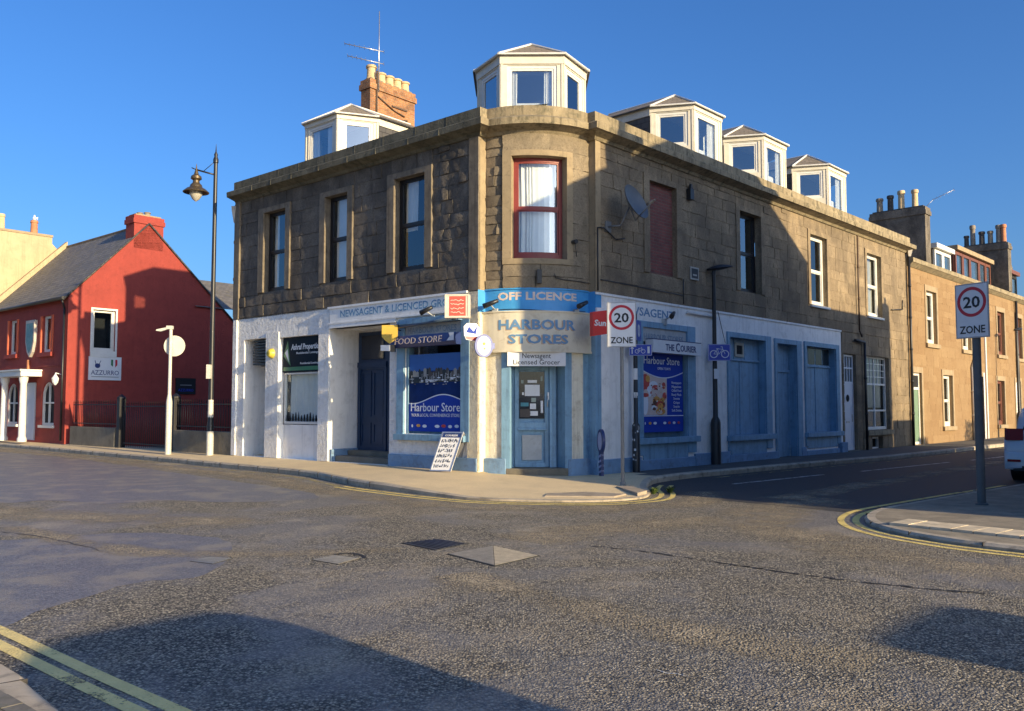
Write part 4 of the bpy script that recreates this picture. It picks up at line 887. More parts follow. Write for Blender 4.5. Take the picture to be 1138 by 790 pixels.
b = MB(); b.box(DF, .70, .76, .03, .06, 1.70, 1.86); b.cyl(DF.pt(.70, .07, 1.55), DF.pt(.70, .07, 1.78), .01, n=8); b.build('door_handle', ALU, sdr)
b = MB(); b.box(BAY, .50, 1.84, -.4, .06, .05, .27); b.build('doorstep', CONC, CB, bevel=.015)
p0, p1 = BAY.pt(.55, .115, 0), BAY.pt(1.72, .115, 0); SF, sl_ = fr2((p0.x, p0.y), (p1.x, p1.y), 1)
b = MB(); b.box(SF, 0, sl_, -.03, .02, 2.40, 2.69, 0); b.text('Newsagent', SF, sl_/2, 2.565, .15, .024, .002, width=.60, align='C', m=1, bold=.004); b.text('Licensed Grocer', SF, sl_/2, 2.435, .14, .024, .002, width=.98, align='C', m=1, bold=.004)
tag(b.build('newsagent_sign', [SIGNW, SIGNK]), 'small white sign reading Newsagent Licensed Grocer right above the corner door', 'sign')
for pts, r in (([BAY.pt(s_, .03, 3.58+.02*math.sin(s_*3)) for s_ in [.1*k for k in range(1, 24)]], .008), ([BAY.pt(1.5, .09, 4.35), BAY.pt(1.52, .09, 4.26), BAY.pt(1.7, .085, 4.23), BAY.pt(2.1, .085, 4.22), BAY.pt(2.4, .085, 4.21)], .008),
    ([RF.pt(s_, .05, 4.30-.012*s_) for s_ in (0, 1.2, 2.4, 3.3)], .009), ([RF.pt(-.1, .05, 4.05), RF.pt(-.1, .05, 5.42), RF.pt(.12, .05, 5.45), RF.pt(.55, .06, 5.25), RF.pt(.8, .12, 5.3)], .014), ([RF.pt(3.27, .06, 4.66), RF.pt(3.27, .06, 4.05)], .012), ([RF.pt(4.9, .05, 4.0), RF.pt(5.25, .05, 3.2)], .008)):
    b = MB(); b.tube(pts, r); b.build('cable', BLACKM, CB)
b = MB(); b.box(BAY, 1.14, 1.23, .06, .14, 4.13, 4.42); b.build('junction_box', BLACKM, CB)
b = MB(); b.cyl(BAY.pt(1.93, .06, 5.05), BAY.pt(1.93, .2, 5.05), .05, n=8); b.tube([BAY.pt(1.93, .15, 5.0), BAY.pt(2.02, .08, 4.75)], .008); b.build('old_lamp_bracket', BLACKM, CB)

# ---- ground floor right
b = MB(); wall(b, RF, -.14, 12.69, 0, 4.0, [(1.57, 3.45, .82, 3.38, .30), (5.52, 7.48, .80, 3.40, .20), (8.18, 9.42, .1, 3.36, .24), (10.08, 12.2, .78, 3.40, .20)], 0, 1); b.box(RF, -.14, 12.7, 0, .03, 3.97, 4.02, 0)
b.build('white_painted_wall', [WHITE, BLUE], CB)
b = MB()
for (o0, o1, i0, i1, z0) in ((1.35, 3.81, 1.57, 3.45, .84), (5.39, 7.81, 5.52, 7.48, .80), (9.95, 12.45, 10.08, 12.2, .78)):
    b.box(RF, o0, i0, 0, .05, z0-.4, 3.52); b.box(RF, i1, o1, 0, .05, z0-.4, 3.52); b.box(RF, i0, i1, 0, .045, 3.38, 3.52); b.box(RF, o0-.05, o1+.05, 0, .14, z0-.14, z0); b.box(RF, i0, i1, 0, .03, .3, z0-.14)
b.box(RF, 8.04, 8.18, 0, .05, .1, 3.5); b.box(RF, 9.42, 9.74, 0, .05, .1, 3.5); b.box(RF, 8.18, 9.42, 0, .045, 3.36, 3.5)
b.box(RF, 5.52, 7.48, -.25, -.19, .8, 3.4); b.box(RF, 10.08, 12.2, -.25, -.19, .78, 3.4); b.box(RF, 1.57, 3.45, -.36, -.30, .82, 3.38)
for (a, c, zt) in ((5.52, 7.48, 2.78), (10.08, 12.2, 2.77)): b.box(RF, a, c, -.19, -.15, zt, zt+.05)
for s_ in (6.1, 6.68): b.box(RF, s_-.012, s_+.012, -.19, -.17, 2.83, 3.4)
b.box(RF, 6.38, 6.42, -.19, -.17, .8, 2.78); b.box(RF, 11.1, 11.14, -.19, -.17, .78, 2.77)
b.build('shopfront_surround', BLUE, CB, bevel=.008)
b = MB(); b.box(RF, 8.18, 9.42, -.30, -.23, .1, 3.36); b.box(RF, 8.18, 9.42, -.23, -.19, 2.56, 2.63); b.box(RF, 8.18, 8.26, -.23, -.2, .1, 2.56); b.box(RF, 9.34, 9.42, -.23, -.2, .1, 2.56); b.build('side_door', BLUE, CB)
b = MB(); b.frame(RF, 6.13, 6.60, 2.90, 3.28, .07, -.19, -.15, 0); b.box(RF, 6.2, 6.53, -.19, -.175, 2.97, 3.21, 1); b.build('window_vent', [pm('beige_vent_plastic', (.42, .38, .30), .5), DARK], CB)
b = MB()
for k in range(4): b.box(RF, 10.14+k*.52, 10.14+k*.52+.46, -.19, -.182, 2.86, 3.36)
b.build('pane', pm('dim_transom_glass', (.02, .028, .03), .15, .3, 6), CB)
b = MB(); b.box(RF, 1.57, 3.45, -.06, .0, 3.06, 3.38); b.build('faded_name_panel', PGREY, CB)
b = MB(); b.text('HARBOUR STORES', RF, 1.66, 3.10, .21, .005, .004, width=1.65); b.build('lettering', LETTER_F, CB)
b = MB(); b.text('NEWSAGENT', RF, .62, 3.64, .27, .004, .004, width=2.3, bold=.014); b.build('lettering', LETTER_B, CB)
p0, p1 = RF.pt(1.72, .22, 0), RF.pt(3.78, .22, 0); CF = Fr((p0.x, p0.y), 43.6, 1)
b = MB(); b.box(CF, 0, 2.06, -.22, 0, 2.80, 3.10, 0); b.text('THE', CF, .50, 2.865, .21, .004, .004, width=.36, m=1, bold=.02); b.text('C', CF, .93, 2.85, .29, .004, .004, m=1, bold=.02, width=.17); b.text('OURIER', CF, 1.13, 2.865, .21, .004, .004, m=1, bold=.02, width=.70)
b.box(CF, 0, 2.06, -.23, .005, 3.095, 3.115, 1); tag(b.build('courier_sign', [SIGNW, NAVY]), 'long white box sign reading THE COURIER over the right shop window', 'sign')
b = MB(); A, B, d = 1.60, 3.36, -.05; b.box(RF, A, B, -.08, d, .96, 2.80, 0)
b.text('Harbour Store', RF, A+.10, 2.55, .25, d+.014, .003, width=1.50, m=1, bold=.004); b.text('OPEN 7 DAYS', RF, (A+B)/2+.05, 2.42, .085, d+.014, .003, width=.55, align='C', m=1, bold=0)
N = 20; wav = [(A+(B-A)*k/N, 2.40-.14*(k/N) - .13*math.sin(k/N*math.pi)+.12*(k/N)**2) for k in range(N+1)]
xs1 = A+1.08
for (a, c), (e, g) in zip(wav, wav[1:]):
    b.face([RF.pt(a, d+.011, c-.010), RF.pt(e, d+.011, g-.010), RF.pt(e, d+.011, g+.014), RF.pt(a, d+.011, c+.014)], None, 1)
    if e <= xs1+.02: b.face([RF.pt(a, d+.004, 1.36), RF.pt(e, d+.004, 1.36), RF.pt(e, d+.004, g), RF.pt(a, d+.004, c)], None, 2)
rnd = random.Random(12)
def blob(s_, z_, r, m_, rz=None): b.disc(RF, s_, z_, r, d+.005+blob.k, m_, 14, rz=rz); blob.k += .0002
blob.k = 0
for a in ((A+.17, 2.12, .17, 5, .19), (A+.13, 2.05, .11, 6, .15), (A+.27, 2.2, .09, 4, .08), (A+.32, 1.9, .10, 1, .13), (A+.18, 1.66, .16, 2, .30), (A+.16, 1.62, .12, 1, .26), (A+.17, 1.82, .13, 5, .05), (A+.5, 2.05, .18, 1, .10), (A+.58, 2.0, .15, 6, .06), (A+.62, 1.92, .12, 5, .04), (A+.55, 1.88, .20, 2, .07), (A+.78, 2.0, .13, 2, .12), (A+.92, 2.05, .08, 6, .08), (A+.95, 1.8, .09, 5, .09), (A+.62, 1.68, .16, 4, .12), (A+.58, 1.64, .11, 7, .07), (A+.8, 1.6, .18, 5, .10), (A+.78, 1.56, .12, 4, .08), (A+.86, 1.72, .10, 4, .05), (A+.5, 1.52, .10, 1, .07), (A+.52, 1.5, .07, 7, .04), (A+.78, 1.44, .20, 4, .08), (A+.74, 1.42, .12, 2, .04)): blob(*a)
for k in range(60): blob(rnd.uniform(A+.35, xs1-.08), rnd.uniform(1.42, 2.1), rnd.uniform(.01, .035), rnd.choice([1, 2, 4, 5, 7, 7]), rnd.uniform(.008, .025))
for k, wd in enumerate(['Newspapers', 'Magazines', 'Chilled Food', 'Ready Meals', 'Sweets', 'Crisps', 'Snacks', 'Soft Drinks']): b.text(wd, RF, B-.30, 2.10-k*.095, .085, d+.012, .003, width=min(.42, .045*len(wd)), align='C', m=1, bold=0)
b.box(RF, A, B, d, d+.012, 1.33, 1.35, 1)
for k, (c_, w_) in enumerate([(1, .04), (4, .11), (1, .13), (0, .1), (1, .12), (6, .11), (1, .11), (5, .1)]): b.disc(RF, A+.14+.2*k, 1.17, w_*.55, d+.013, c_, 12, rz=.032)
tag(b.build('window_poster', [POSTER, PW, PPK, PG, PY, PR_, PR_, PBR]), 'blue poster with pictures of food and a price list under the long newspaper sign', 'poster')
# stone part: white front door
b = MB(); b.frame(RF, 12.86, 13.84, .12, 3.27, .07, -.15, -.09, 0); b.box(RF, 12.93, 13.77, -.15, -.09, 2.30, 2.38, 0); b.box(RF, 12.95, 13.75, -.15, -.10, .16, 2.30, 0)
for s_ in (13.15, 13.36, 13.57): b.box(RF, s_-.02, s_+.02, -.14, -.09, 2.38, 3.2, 0)
b.box(RF, 12.93, 13.77, -.14, -.092, 2.80, 2.85, 0); b.box(RF, 12.93, 13.77, -.2, -.13, 2.36, 3.22, 1)
for z0, z1 in ((.3, .95), (1.15, 1.62)): b.frame(RF, 13.05, 13.65, z0, z1, .03, -.1, -.088, 0)
b.disc(RF, 13.35, 1.83, .13, -.085, 1, 14, rz=.12); b.box(RF, 13.22, 13.48, -.10, -.083, 1.02, 1.08, 2); b.cyl(RF.pt(13.68, -.08, 1.05), RF.pt(13.68, -.08, 1.3), .018, n=8, m=2)
b.build('front_door', [WDOOR, DARK, ALU], CB); b = MB(); b.box(RF, 12.8, 13.9, -.15, .16, .0, .13); b.build('doorstep', CONC, CB)
def pipe(parent, fr, pts, r=.045, mat=BLACKM, name='downpipe', brackets=True):
    b = MB(); P = [fr.pt(*p) for p in pts]; b.tube(P, r, 8)
    for p, q in zip(P, P[1:]):
        if abs(p.z-q.z) > 1.2 and brackets:
            k = int(abs(p.z-q.z)/1.4)
            for i in range(1, k+1): c = p.lerp(q, i/(k+1)); b.cyl(c-Vector((0, 0, .04)), c+Vector((0, 0, .04)), r*1.3, n=8)
    o = b.build(name, mat, parent); return o
pipe(CB, RF, [(13.6, .10, 3.75), (14.4, .10, 3.72), (14.42, .10, .1)], .045); pipe(CB, RF, [(14.0, .10, 7.3), (14.0, .10, 4.1), (14.2, .1, 3.9)], .03, BROWN)
pipe(CB, RF, [(18.82, .12, 7.3), (18.82, .12, .1)], .05, BLACKM); pipe(CB, L, [(9.46, .02, 7.3), (9.46, .02, 4.1)], .045, BROWN)
b = MB(); c0 = RF.pt(18.82, .14, 7.3); b.lathe(c0, [(.06, -.1), (.13, .15), (.13, .2)], 4); c0 = L.pt(9.5, .02, 7.15); b.lathe(c0, [(.05, -.35), (.12, 0), (.13, .12)], 4); b.build('rainwater_hopper', pm('pale_hopper', (.45, .42, .38), .7), CB)
b = MB(); b.tube([RF.pt(17.1, .05, 5.05), RF.pt(18.2, .05, 5.15), RF.pt(18.25, .05, 5.5)], .02); b.build('wire_bracket', BLACKM, CB)
pipe(CB, RF, [(3.45, .045, 3.86), (4.75, .045, 3.84)], .03, WTIMB, 'cable_trunking', False); pipe(CB, RF, [(4.75, .03, 3.84), (4.75, .03, .4)], .008, BLACKM, 'cable', False)
# ---- dormers
def dormer(parent, c, az, label=None, wf=.73, side=.58, back=1.0, z0=7.7, ze=9.72, zr=10.42, deep=3.4, name='dormer', ty=CTIMB, wz=8.6, wt=.17, wzf=8.2):
    """c: centre of the front face on plan, az: direction the front runs (normal az+90)"""
    F = Fr(c, az, 1); P = [(-wf, 0), (wf, 0), (wf+side, -back), (wf+side, -deep), (-wf-side, -deep), (-wf-side, -back)]
    w = [F.pt(p[0], p[1], 0) for p in P]
    b = MB(); g = MB()
    def facep(a, c_, wz):
        f, ln = fr2((a.x, a.y), (c_.x, c_.y), 1)
        m_ = .15; hz0, hz1 = wz, ze-wt
        wall(b, f, 0, ln, z0, ze, [(m_, ln-m_, hz0, hz1, .07)], 0)
        b.frame(f, m_, ln-m_, hz0, hz1, .07, -.075, -.02, 1); b.frame(f, m_+.07, ln-m_-.07, hz0+.07, hz1-.07, .045, -.07, -.035, 1)
        b.box(f, -.02, ln+.02, -.01, .03, ze-wt+.03, ze-.01, 0); b.box(f, 0, .05, 0, .02, z0, ze, 0); b.box(f, ln-.05, ln, 0, .02, z0, ze, 0)
        g.face([f.pt(m_+.08, -.06, hz0+.08), f.pt(ln-m_-.08, -.06, hz0+.08), f.pt(ln-m_-.08, -.06, hz1-.08), f.pt(m_+.08, -.06, hz1-.08)], None, 0)
        return f, ln
    facep(w[5], w[0], wz); ff, fl = facep(w[0], w[1], wzf); facep(w[1], w[2], wz)
    for a, c_ in ((w[2], w[3]), (w[4], w[5])):
        f, ln = fr2((a.x, a.y), (c_.x, c_.y), 1); b.face([f.pt(0, 0, z0), f.pt(ln, 0, z0), f.pt(ln, 0, ze), f.pt(0, 0, ze)], None, 2); b.box(f, 0, ln, 0, .03, ze-.22, ze-.01, 0)
    b.face([F.pt(p[0]*.97, p[1]-.25, 8.0) for p in P], None, 3); b.face([F.pt(-1.2, -1.25, 8), F.pt(1.2, -1.25, 8), F.pt(1.2, -1.25, ze), F.pt(-1.2, -1.25, ze)], None, 3)
    d_ = b.build(name, [ty, WTIMB, SLATE_D, DARK], parent)
    if label: d_['label'] = label
    g.build('pane', GLD, d_)
    # interior curtain hint
    b = MB(); rc = random.Random(int(c[0]*7))
    for (fa, fb) in ((.0, rc.uniform(.12, .3)), (rc.uniform(.62, .85), 1.0)):
        b.grid(lambda i, j: ff.pt(.2+(fl-.4)*(fa+(fb-fa)*i/16)+.02*math.sin(j), -.13+.025*math.sin(i*1.9), 8.0+1.5*j), 16, 1, sm=True)
    b.grid(lambda i, j: ff.pt(.17+(fl-.34)*i/2, -.2, 8.1+rc.random()*.001+.55*j), 2, 1)
    b.build('curtain', CURT, d_)
    r = MB(); oh = .10
    Pe = [(-wf-.05, oh), (wf+.05, oh), (wf+side+.1, -back+.06), (wf+side+.1, -deep), (-wf-side-.1, -deep), (-wf-side-.1, -back+.06)]
    E = [F.pt(p[0], p[1], ze) for p in Pe]; A1 = F.pt(0, -back-.05, zr); A2 = F.pt(0, -deep, zr)
    for q in ([E[0], E[1], A1], [E[1], E[2], A1], [E[5], E[0], A1], [E[2], E[3], A2, A1], [E[4], E[5], A1, A2]): r.face(q, None, 0)
    r.face(list(reversed(E)), None, 1)
    for a, c_ in ((E[0], A1), (E[1], A1), (E[2], A1), (E[5], A1), (A1, A2)): r.cyl(a+Vector((0, 0, .01)), c_+Vector((0, 0, .015)), .028, n=6, m=1)
    for a, c_ in ((E[0], E[1]), (E[1], E[2]), (E[5], E[0]), (E[2], E[3]), (E[4], E[5])): r.cyl(a, c_, .025, n=6, m=2 if a in (E[2], E[4]) else 1)
    r.build('dormer_roof', [SLATE_T, WTIMB, SLATE_D], d_); return d_
dormer(CB, (.465, 19.45), 90.5, deep=2.6, wz=8.15, wt=.24)
q = L.pt(7.40, -1.36, 0); dormer(CB, (q.x, q.y), -49.4+180, wz=8.4)
for s_, d_ in ((5.92, -.77), (9.68, -.67), (14.12, -.60)): q = RF.pt(s_, d_, 0); dormer(CB, (q.x, q.y), 43.6)
# ---- chimneys
def chimney(parent, fr, t0, t1, w, z0, z1, mat, pots, capm=None, name='chimney'):
    """fr runs along the stack's long side (front face at d=0, thickness w behind)"""
    b = MB(); b.box(fr, t0, t1, -w, 0, z0, z1-.32, 0); b.box(fr, t0-.05, t1+.05, -w-.05, .05, z1-.32, z1-.14, 0); b.box(fr, t0-.02, t1+.02, -w-.02, .02, z1-.14, z1, 0); b.box(fr, t0+.08, t1-.08, -w+.06, -.06, z1, z1+.07, 1)
    o = b.build(name, [mat, capm or CONC], parent)
    for (t, h, r, m) in pots:
        p = MB(); p.lathe(fr.pt(t, -w/2, z1+.02), [(r*1.05, 0), (r*1.1, .06), (r*.95, .1), (r*.88, h*.8), (r*1.1, h*.83), (r*1.12, h*.95), (r*.98, h), (r*.75, h), (r*.72, h*.7)], 14); p.build('chimney_pot', m, o)
    return o
CL = Fr((L.pt(8.5, 0, 0).x, L.pt(8.5, 0, 0).y), 40.6, 1)
ch = chimney(CB, CL, 4.05, 5.97, .45, 8.3, 12.0, BRICKR, [(4.28, .50, .16, POT), (4.68, .36, .16, POT), (5.03, .36, .16, POT), (5.37, .36, .16, POT), (5.71, .36, .16, POT)])
b = MB(); b.tube([CL.pt(4.3, .03, 12.3), CL.pt(4.3, .03, 10.4)], .03, 8); b.tube([CL.pt(4.3, .03, 11.5), CL.pt(5.0, .03, 11.2), CL.pt(5.5, .03, 11.1)], .02); b.tube([CL.pt(4.4, .03, 10.7), CL.pt(5.6, .03, 11.0), CL.pt(5.62, .03, 10.3)], .022); b.box(CL, 4.95, 5.6, 0, .04, 11.30, 11.35); b.build('flue_straps', BROWN, ch)
b = MB(); p0 = CL.pt(4.33, .08, 11.6); p1 = CL.pt(4.33, .08, 14.25); b.cyl(p0, p1, .022, .014, 8)
for z_, q in ((12.95, 1.05), (12.55, .95)):
    a = CL.pt(4.33, .05, z_)-Vector((.0, 0, 0)); e = a+Vector((-q, -.2, .16)); a = a+Vector((.18, 0, -.03)); b.cyl(a, e, .014, n=6)
    for k in range(9):
        c0 = a.lerp(e, k/8); b.cyl(c0-Vector((-.02, .16, 0)), c0+Vector((-.02, .16, 0)), .006, n=5)
tag(b.build('tv_aerial', ALU), 'tall thin aerial mast with two arrays strapped to the brick chimney', 'aerial')
C1 = Fr((RF.pt(22.5, 0, 0).x, RF.pt(22.5, 0, 0).y), -46.4, -1)

# ================================================================== OTHER BUILDINGS
def gable_roof(parent, fr, s0, s1, ze, zr, depth, mat, over=.15, hip0=0, hip1=0, gut=True, ends=None, name='roof'):
    b = MB(); m = depth/2; A, B = fr.pt(s0, over, ze), fr.pt(s1, over, ze); C_, D_ = fr.pt(s1-hip1, -m, zr), fr.pt(s0+hip0, -m, zr); E_, F_ = fr.pt(s1, -depth-over, ze), fr.pt(s0, -depth-over, ze)
    h = math.hypot(m, zr-ze)
    b.face([A, B, C_, D_], [(s0, 0), (s1, 0), (s1-hip1, h), (s0+hip0, h)], 0); b.face([E_, F_, D_, C_], [(s1, 0), (s0, 0), (s0, h), (s1, h)], 0)
    b.face([F_, A, D_], None, 0 if hip0 else 1); b.face([B, E_, C_], None, 0 if hip1 else 1)
    b.cyl(D_, C_, .07, n=6, m=2)
    o = b.build(name, [mat, ends or mat, TRIM_L], parent)
    if gut: g = MB(); g.box(fr, s0, s1, over-.02, over+.10, ze-.10, ze, 0); g.build('gutter', BLACKM, parent)
    return o
def body(parent, fr, s0, s1, H, depth, mats, holes, sto=None, name='wall', marg=None, seed=1, dep=.13):
    b = MB(); wall(b, fr, s0, s1, 0, H, [h+(dep,) for h in holes], 0)
    b.face([fr.pt(s0, 0, 0), fr.pt(s0, -depth, 0), fr.pt(s0, -depth, H), fr.pt(s0, 0, H)], None, 0); b.face([fr.pt(s1, 0, 0), fr.pt(s1, -depth, 0), fr.pt(s1, -depth, H), fr.pt(s1, 0, H)], None, 0); b.face([fr.pt(s0, -depth, 0), fr.pt(s1, -depth, 0), fr.pt(s1, -depth, H), fr.pt(s0, -depth, H)], None, 0)
    if sto: stones(b, fr, s0+.02, s1-.02, .05, H-.02, [(h[0]-.16, h[1]+.16, h[2], h[3]+.22) for h in holes], seed, h=(.28, .36), w=(.5, 1.1), proud=(.006, .009), jit=.002, joint=.003, m=0, ef=1)
    for h in holes:
        if marg is not None:
            margin(b, fr, h[0], h[1], h[2], h[3], h[0]-.16, h[1]+.16, h[3]+.22, .035, False, 1)
            if h[2] > .4: b.box(fr, h[0]-.2, h[1]+.2, -.1, .10, h[2]-.16, h[2]-.002, 1)
    return b.build(name, mats, parent)
def T(fr, s, label, cat='house', name='terraced_house', group=None):
    q = fr.pt(s, 0, 0); return thing(name, (q.x, q.y, 0), fr.az, label, cat, group)
def pots(mats, t0, t1, hs, r=.13):
    n = len(mats); return [(t0+(t1-t0)*i/max(1, n-1), hs[i], r, mats[i]) for i in range(n)]
# -- first terraced house beyond the corner building
H1 = T(RF, 23.9, 'golden stone terraced house with white windows and a flat-roofed dormer right beside the corner building')
ho = [(19.15, 20.15, .12, 2.85), (22.72, 23.92, .75, 2.85), (20.95, 22.15, 4.05, 6.15), (25.50, 26.70, 4.02, 6.10), (26.85, 28.3, .08, 2.92)]
body(H1, RF, 18.95, 28.85, 6.95, 8, [ST_T, TRIM_T], ho, True, marg=1, seed=11)
b = MB(); sweep(b, [(RF.pt(18.95, 0, 0).x, RF.pt(18.95, 0, 0).y), (RF.pt(28.85, 0, 0).x, RF.pt(28.85, 0, 0).y)], [(-.02, 6.86), (.04, 6.88), (.20, 7.0), (.24, 7.02), (.24, 7.18), (-.4, 7.22)]); b.build('cornice', CORN, H1)
for h in ho[1:4]: sash(H1, RF, *h, .12, WTIMB, w=.10, curtain=[(0, 1, 0, BLINDM)])
b = MB(); b.frame(RF, 19.15, 20.15, .12, 2.85, .10, -.14, -.07, 0); b.box(RF, 19.25, 20.05, -.14, -.07, 2.2, 2.3, 0); b.box(RF, 19.25, 20.05, -.14, -.10, .12, 2.2, 1); b.box(RF, 19.25, 20.05, -.14, -.11, 2.3, 2.75, 2); b.build('front_door', [WTIMB, GREEND, GLD and DARK], H1)
b = MB(); b.box(RF, 26.85, 28.3, -1.2, -1.1, .05, 2.95); b.box(RF, 26.7, 26.85, -.02, .03, .08, 3.1, 1); b.box(RF, 28.3, 28.5, -.02, .05, .08, 3.1, 1); b.build('pend_doorway', [pm('dark_pend_paint', (.09, .06, .04), .7, .2, 4), WTIMB], H1)
pipe(H1, RF, [(27.3, .09, 4.0), (26.55, .09, 3.3), (26.55, .09, .1)], .07, WTIMB); b = MB(); b.box(RF, 28.72, 28.88, 0, .06, .1, 6.9); b.build('white_quoin_strip', WTIMB, H1)
gable_roof(H1, RF, 18.95, 28.85, 7.2, 9.0, 8, SLATE, gut=False, over=0, ends=ST_L)
def box_dormer(parent, fr, s0, s1, d, z0, z1, wm, panes, cheek=SLATE_D, roofm=None, fas=None, depth=3):
    b = MB(); b.box(fr, s0, s1, d-depth, d-.08, z0, z1, 0)
    n = len(panes); ww = (s1-s0)/sum(panes); s_ = s0; g = MB()
    for i, p in enumerate(panes):
        e = s_+p*ww; b.frame(fr, s_+.02, e-.02, z0, z1-.05, .13, d-.1, d, 1); g.box(fr, s_+.14, e-.14, d-.075, d-.06, z0+.1, z1-.15); s_ = e
    b.box(fr, s0-.12, s1+.12, d-depth, d+.14, z1, z1+.20, 2)
    o = b.build('dormer', [cheek, wm, fas or wm], parent); g.build('pane', pm('dormer_dim_glass', (.05, .09, .15), .06, .3, 2, spec=1.), o); return o
box_dormer(H1, RF, 24.15, 26.35, -.6, 7.0, 8.35, WTIMB, [1, 1], depth=3)
chimney(H1, C1, .42, 2.66, .6, 7.4, 9.85, ST_L, [(.9, .8, .13, POT), (1.45, .85, .14, POT), (1.9, .72, .13, POTD), (2.35, .66, .14, POTG)], capm=POTD)
b = MB(); q = C1.pt(.55, -.3, 9.8); b.tube([q, q+Vector((.3, -.2, .35))], .012); a = q+Vector((.3, -.2, .35)); e = a+Vector((.75, -.25, .35)); b.cyl(a, e, .012, n=5)
for k in range(7): c = a.lerp(e, k/6); b.cyl(c-Vector((.05, .15, .1)), c+Vector((.05, .15, .1)), .006, n=4)
tag(b.build('tv_aerial', ALU), 'small tilted aerial on the dark chimney right of the corner building', 'aerial')
C2 = Fr((RF.pt(33.0, 0, 0).x, RF.pt(33.0, 0, 0).y), -46.4, -1)
H2 = T(RF, 33, 'orange stone terraced house with brown window frames behind the right-hand speed sign')
ho = [(30.95, 32.2, 4.04, 6.14), (34.3, 35.5, 4.0, 6.1), (30.6, 31.85, .7, 2.8), (33.9, 34.9, .1, 2.8)]
body(H2, RF, 28.9, 37.3, 6.95, 8, [ST_T, TRIM_T], ho, True, marg=1, seed=12)
b = MB(); sweep(b, [(RF.pt(28.9, 0, 0).x, RF.pt(28.9, 0, 0).y), (RF.pt(37.3, 0, 0).x, RF.pt(37.3, 0, 0).y)], [(-.02, 6.86), (.04, 6.88), (.18, 7.0), (.22, 7.02), (.22, 7.2), (-.4, 7.24)]); b.build('cornice', CORN, H2)
for h in ho[:3]: sash(H2, RF, *h, .12, BROWNT, w=.11, curtain=[(0, 1, 0, CURT)])
b = MB(); b.box(RF, 33.9, 34.9, -.14, -.1, .1, 2.8); b.frame(RF, 33.9, 34.9, .1, 2.8, .1, -.12, -.05, 0); b.build('front_door', WDOOR, H2)
gable_roof(H2, RF, 28.9, 37.3, 7.2, 9.3, 8, SLATE, gut=False, over=0, ends=ST_L)
box_dormer(H2, RF, 27.0, 32.6, -.6, 7.15, 8.65, BROWNT, [1, 1, 1.3, 1, .8], cheek=BROWNT, fas=TRIM_T)
box_dormer(H2, RF, 34.4, 37.6, -.6, 7.15, 8.6, DARK, [1, 1], cheek=DARK, fas=BROWNT)
chimney(H2, C2, -.1, 1.95, .6, 7.3, 9.75, ST_L, [(-.06+.2, .95, .13, POTR), (.36, .95, .13, POTG), (.74, .7, .13, POTG), (1.13, .72, .14, POTD), (1.55, 1.1, .13, POTG), (1.85, .6, .12, POTD)], capm=POTD)
pipe(H2, RF, [(34.2, .1, 6.9), (34.2, .1, .1)], .06, BLACKM)
H3 = T(RF, 42, 'orange stone terraced house farthest along the right street')
ho = [(39.0, 40.1, 4.04, 6.14), (42.5, 43.6, 4.0, 6.1), (39.0, 40.1, .7, 2.8), (42.5, 43.6, .7, 2.8)]
body(H3, RF, 37.35, 48, 6.95, 8, [ST_T, TRIM_T], ho, False, marg=1)
for h in ho: sash(H3, RF, *h, .12, WTIMB, w=.1)
gable_roof(H3, RF, 37.35, 48, 6.97, 9.3, 8, SLATE, ends=ST_L); chimney(H3, Fr((RF.pt(42, 0, 0).x, RF.pt(42, 0, 0).y), -46.4, -1), 2, 4, .6, 7.5, 10.0, ST_L, pots([POT, POTG, POTD, POT], 2.3, 3.7, [.6, .8, .6, .7]))
# -- opposite terrace (beyond the right edge of the picture; its shadow falls on the corner building)
OP = Fr((RF.pt(0, 8.9, 0).x, RF.pt(0, 8.9, 0).y), 43.6, -1)
O1 = T(OP, 4, 'tall white rendered corner house opposite the shop with hipped slate roof')
zo = [(.2+2.4*k, 1.25+2.4*k, z, z+2.0) for k in range(4) for z in (.8, 4.9)]
body(O1, OP, -1.66, 10.2, 8.11, 9, [WHITE, TRIM_T], zo, False, marg=1)  # walls of both opposite houses made pale to bounce skylight onto the shaded facade
for h in zo: sash(O1, OP, *h, .12, WTIMB, w=.09)
gable_roof(O1, OP, -1.69, 10.25, 8.13, 11.29, 9, SLATE, hip0=4.2, hip1=3.4, over=.1)
CO = Fr((OP.pt(.2, 0, 0).x, OP.pt(.2, 0, 0).y), 133.6, 1); chimney(O1, CO, 1.3, 2.9, .9, 7.9, 10.15, ST_L, pots([POT, POTG, POT], 1.6, 2.6, [.5, .5, .5]))
O2 = T(OP, 13.6, 'lower flat-fronted cream house opposite with parapet roof')
zo = [(11.2+2.3*k, 12.2+2.3*k, z, z+1.7) for k in range(3) for z in (.8, 4.0)]
body(O2, OP, 10.2, 16.9, 6.88, 8, [CREAM, TRIM_T], zo, False, marg=1)
for h in zo: sash(O2, OP, *h, .12, WTIMB, w=.09)
b = MB(); b.box(OP, 10.2, 16.9, -8, -.02, 6.7, 6.87); b.build('roof', SLATE, O2)
CO = Fr((OP.pt(16.85, 0, 0).x, OP.pt(16.85, 0, 0).y), 133.6, -1); chimney(O2, CO, .3, 1.3, .7, 6.7, 7.46, ST_L, [(.8, .35, .14, POT)])
b = MB(); b.box(OP, 17.0, 19.0, -.35, 0, 0, 3.28); tag(b.build('garden_wall', CONC, bevel=.02), 'rough rendered garden wall beyond the opposite houses', 'wall')

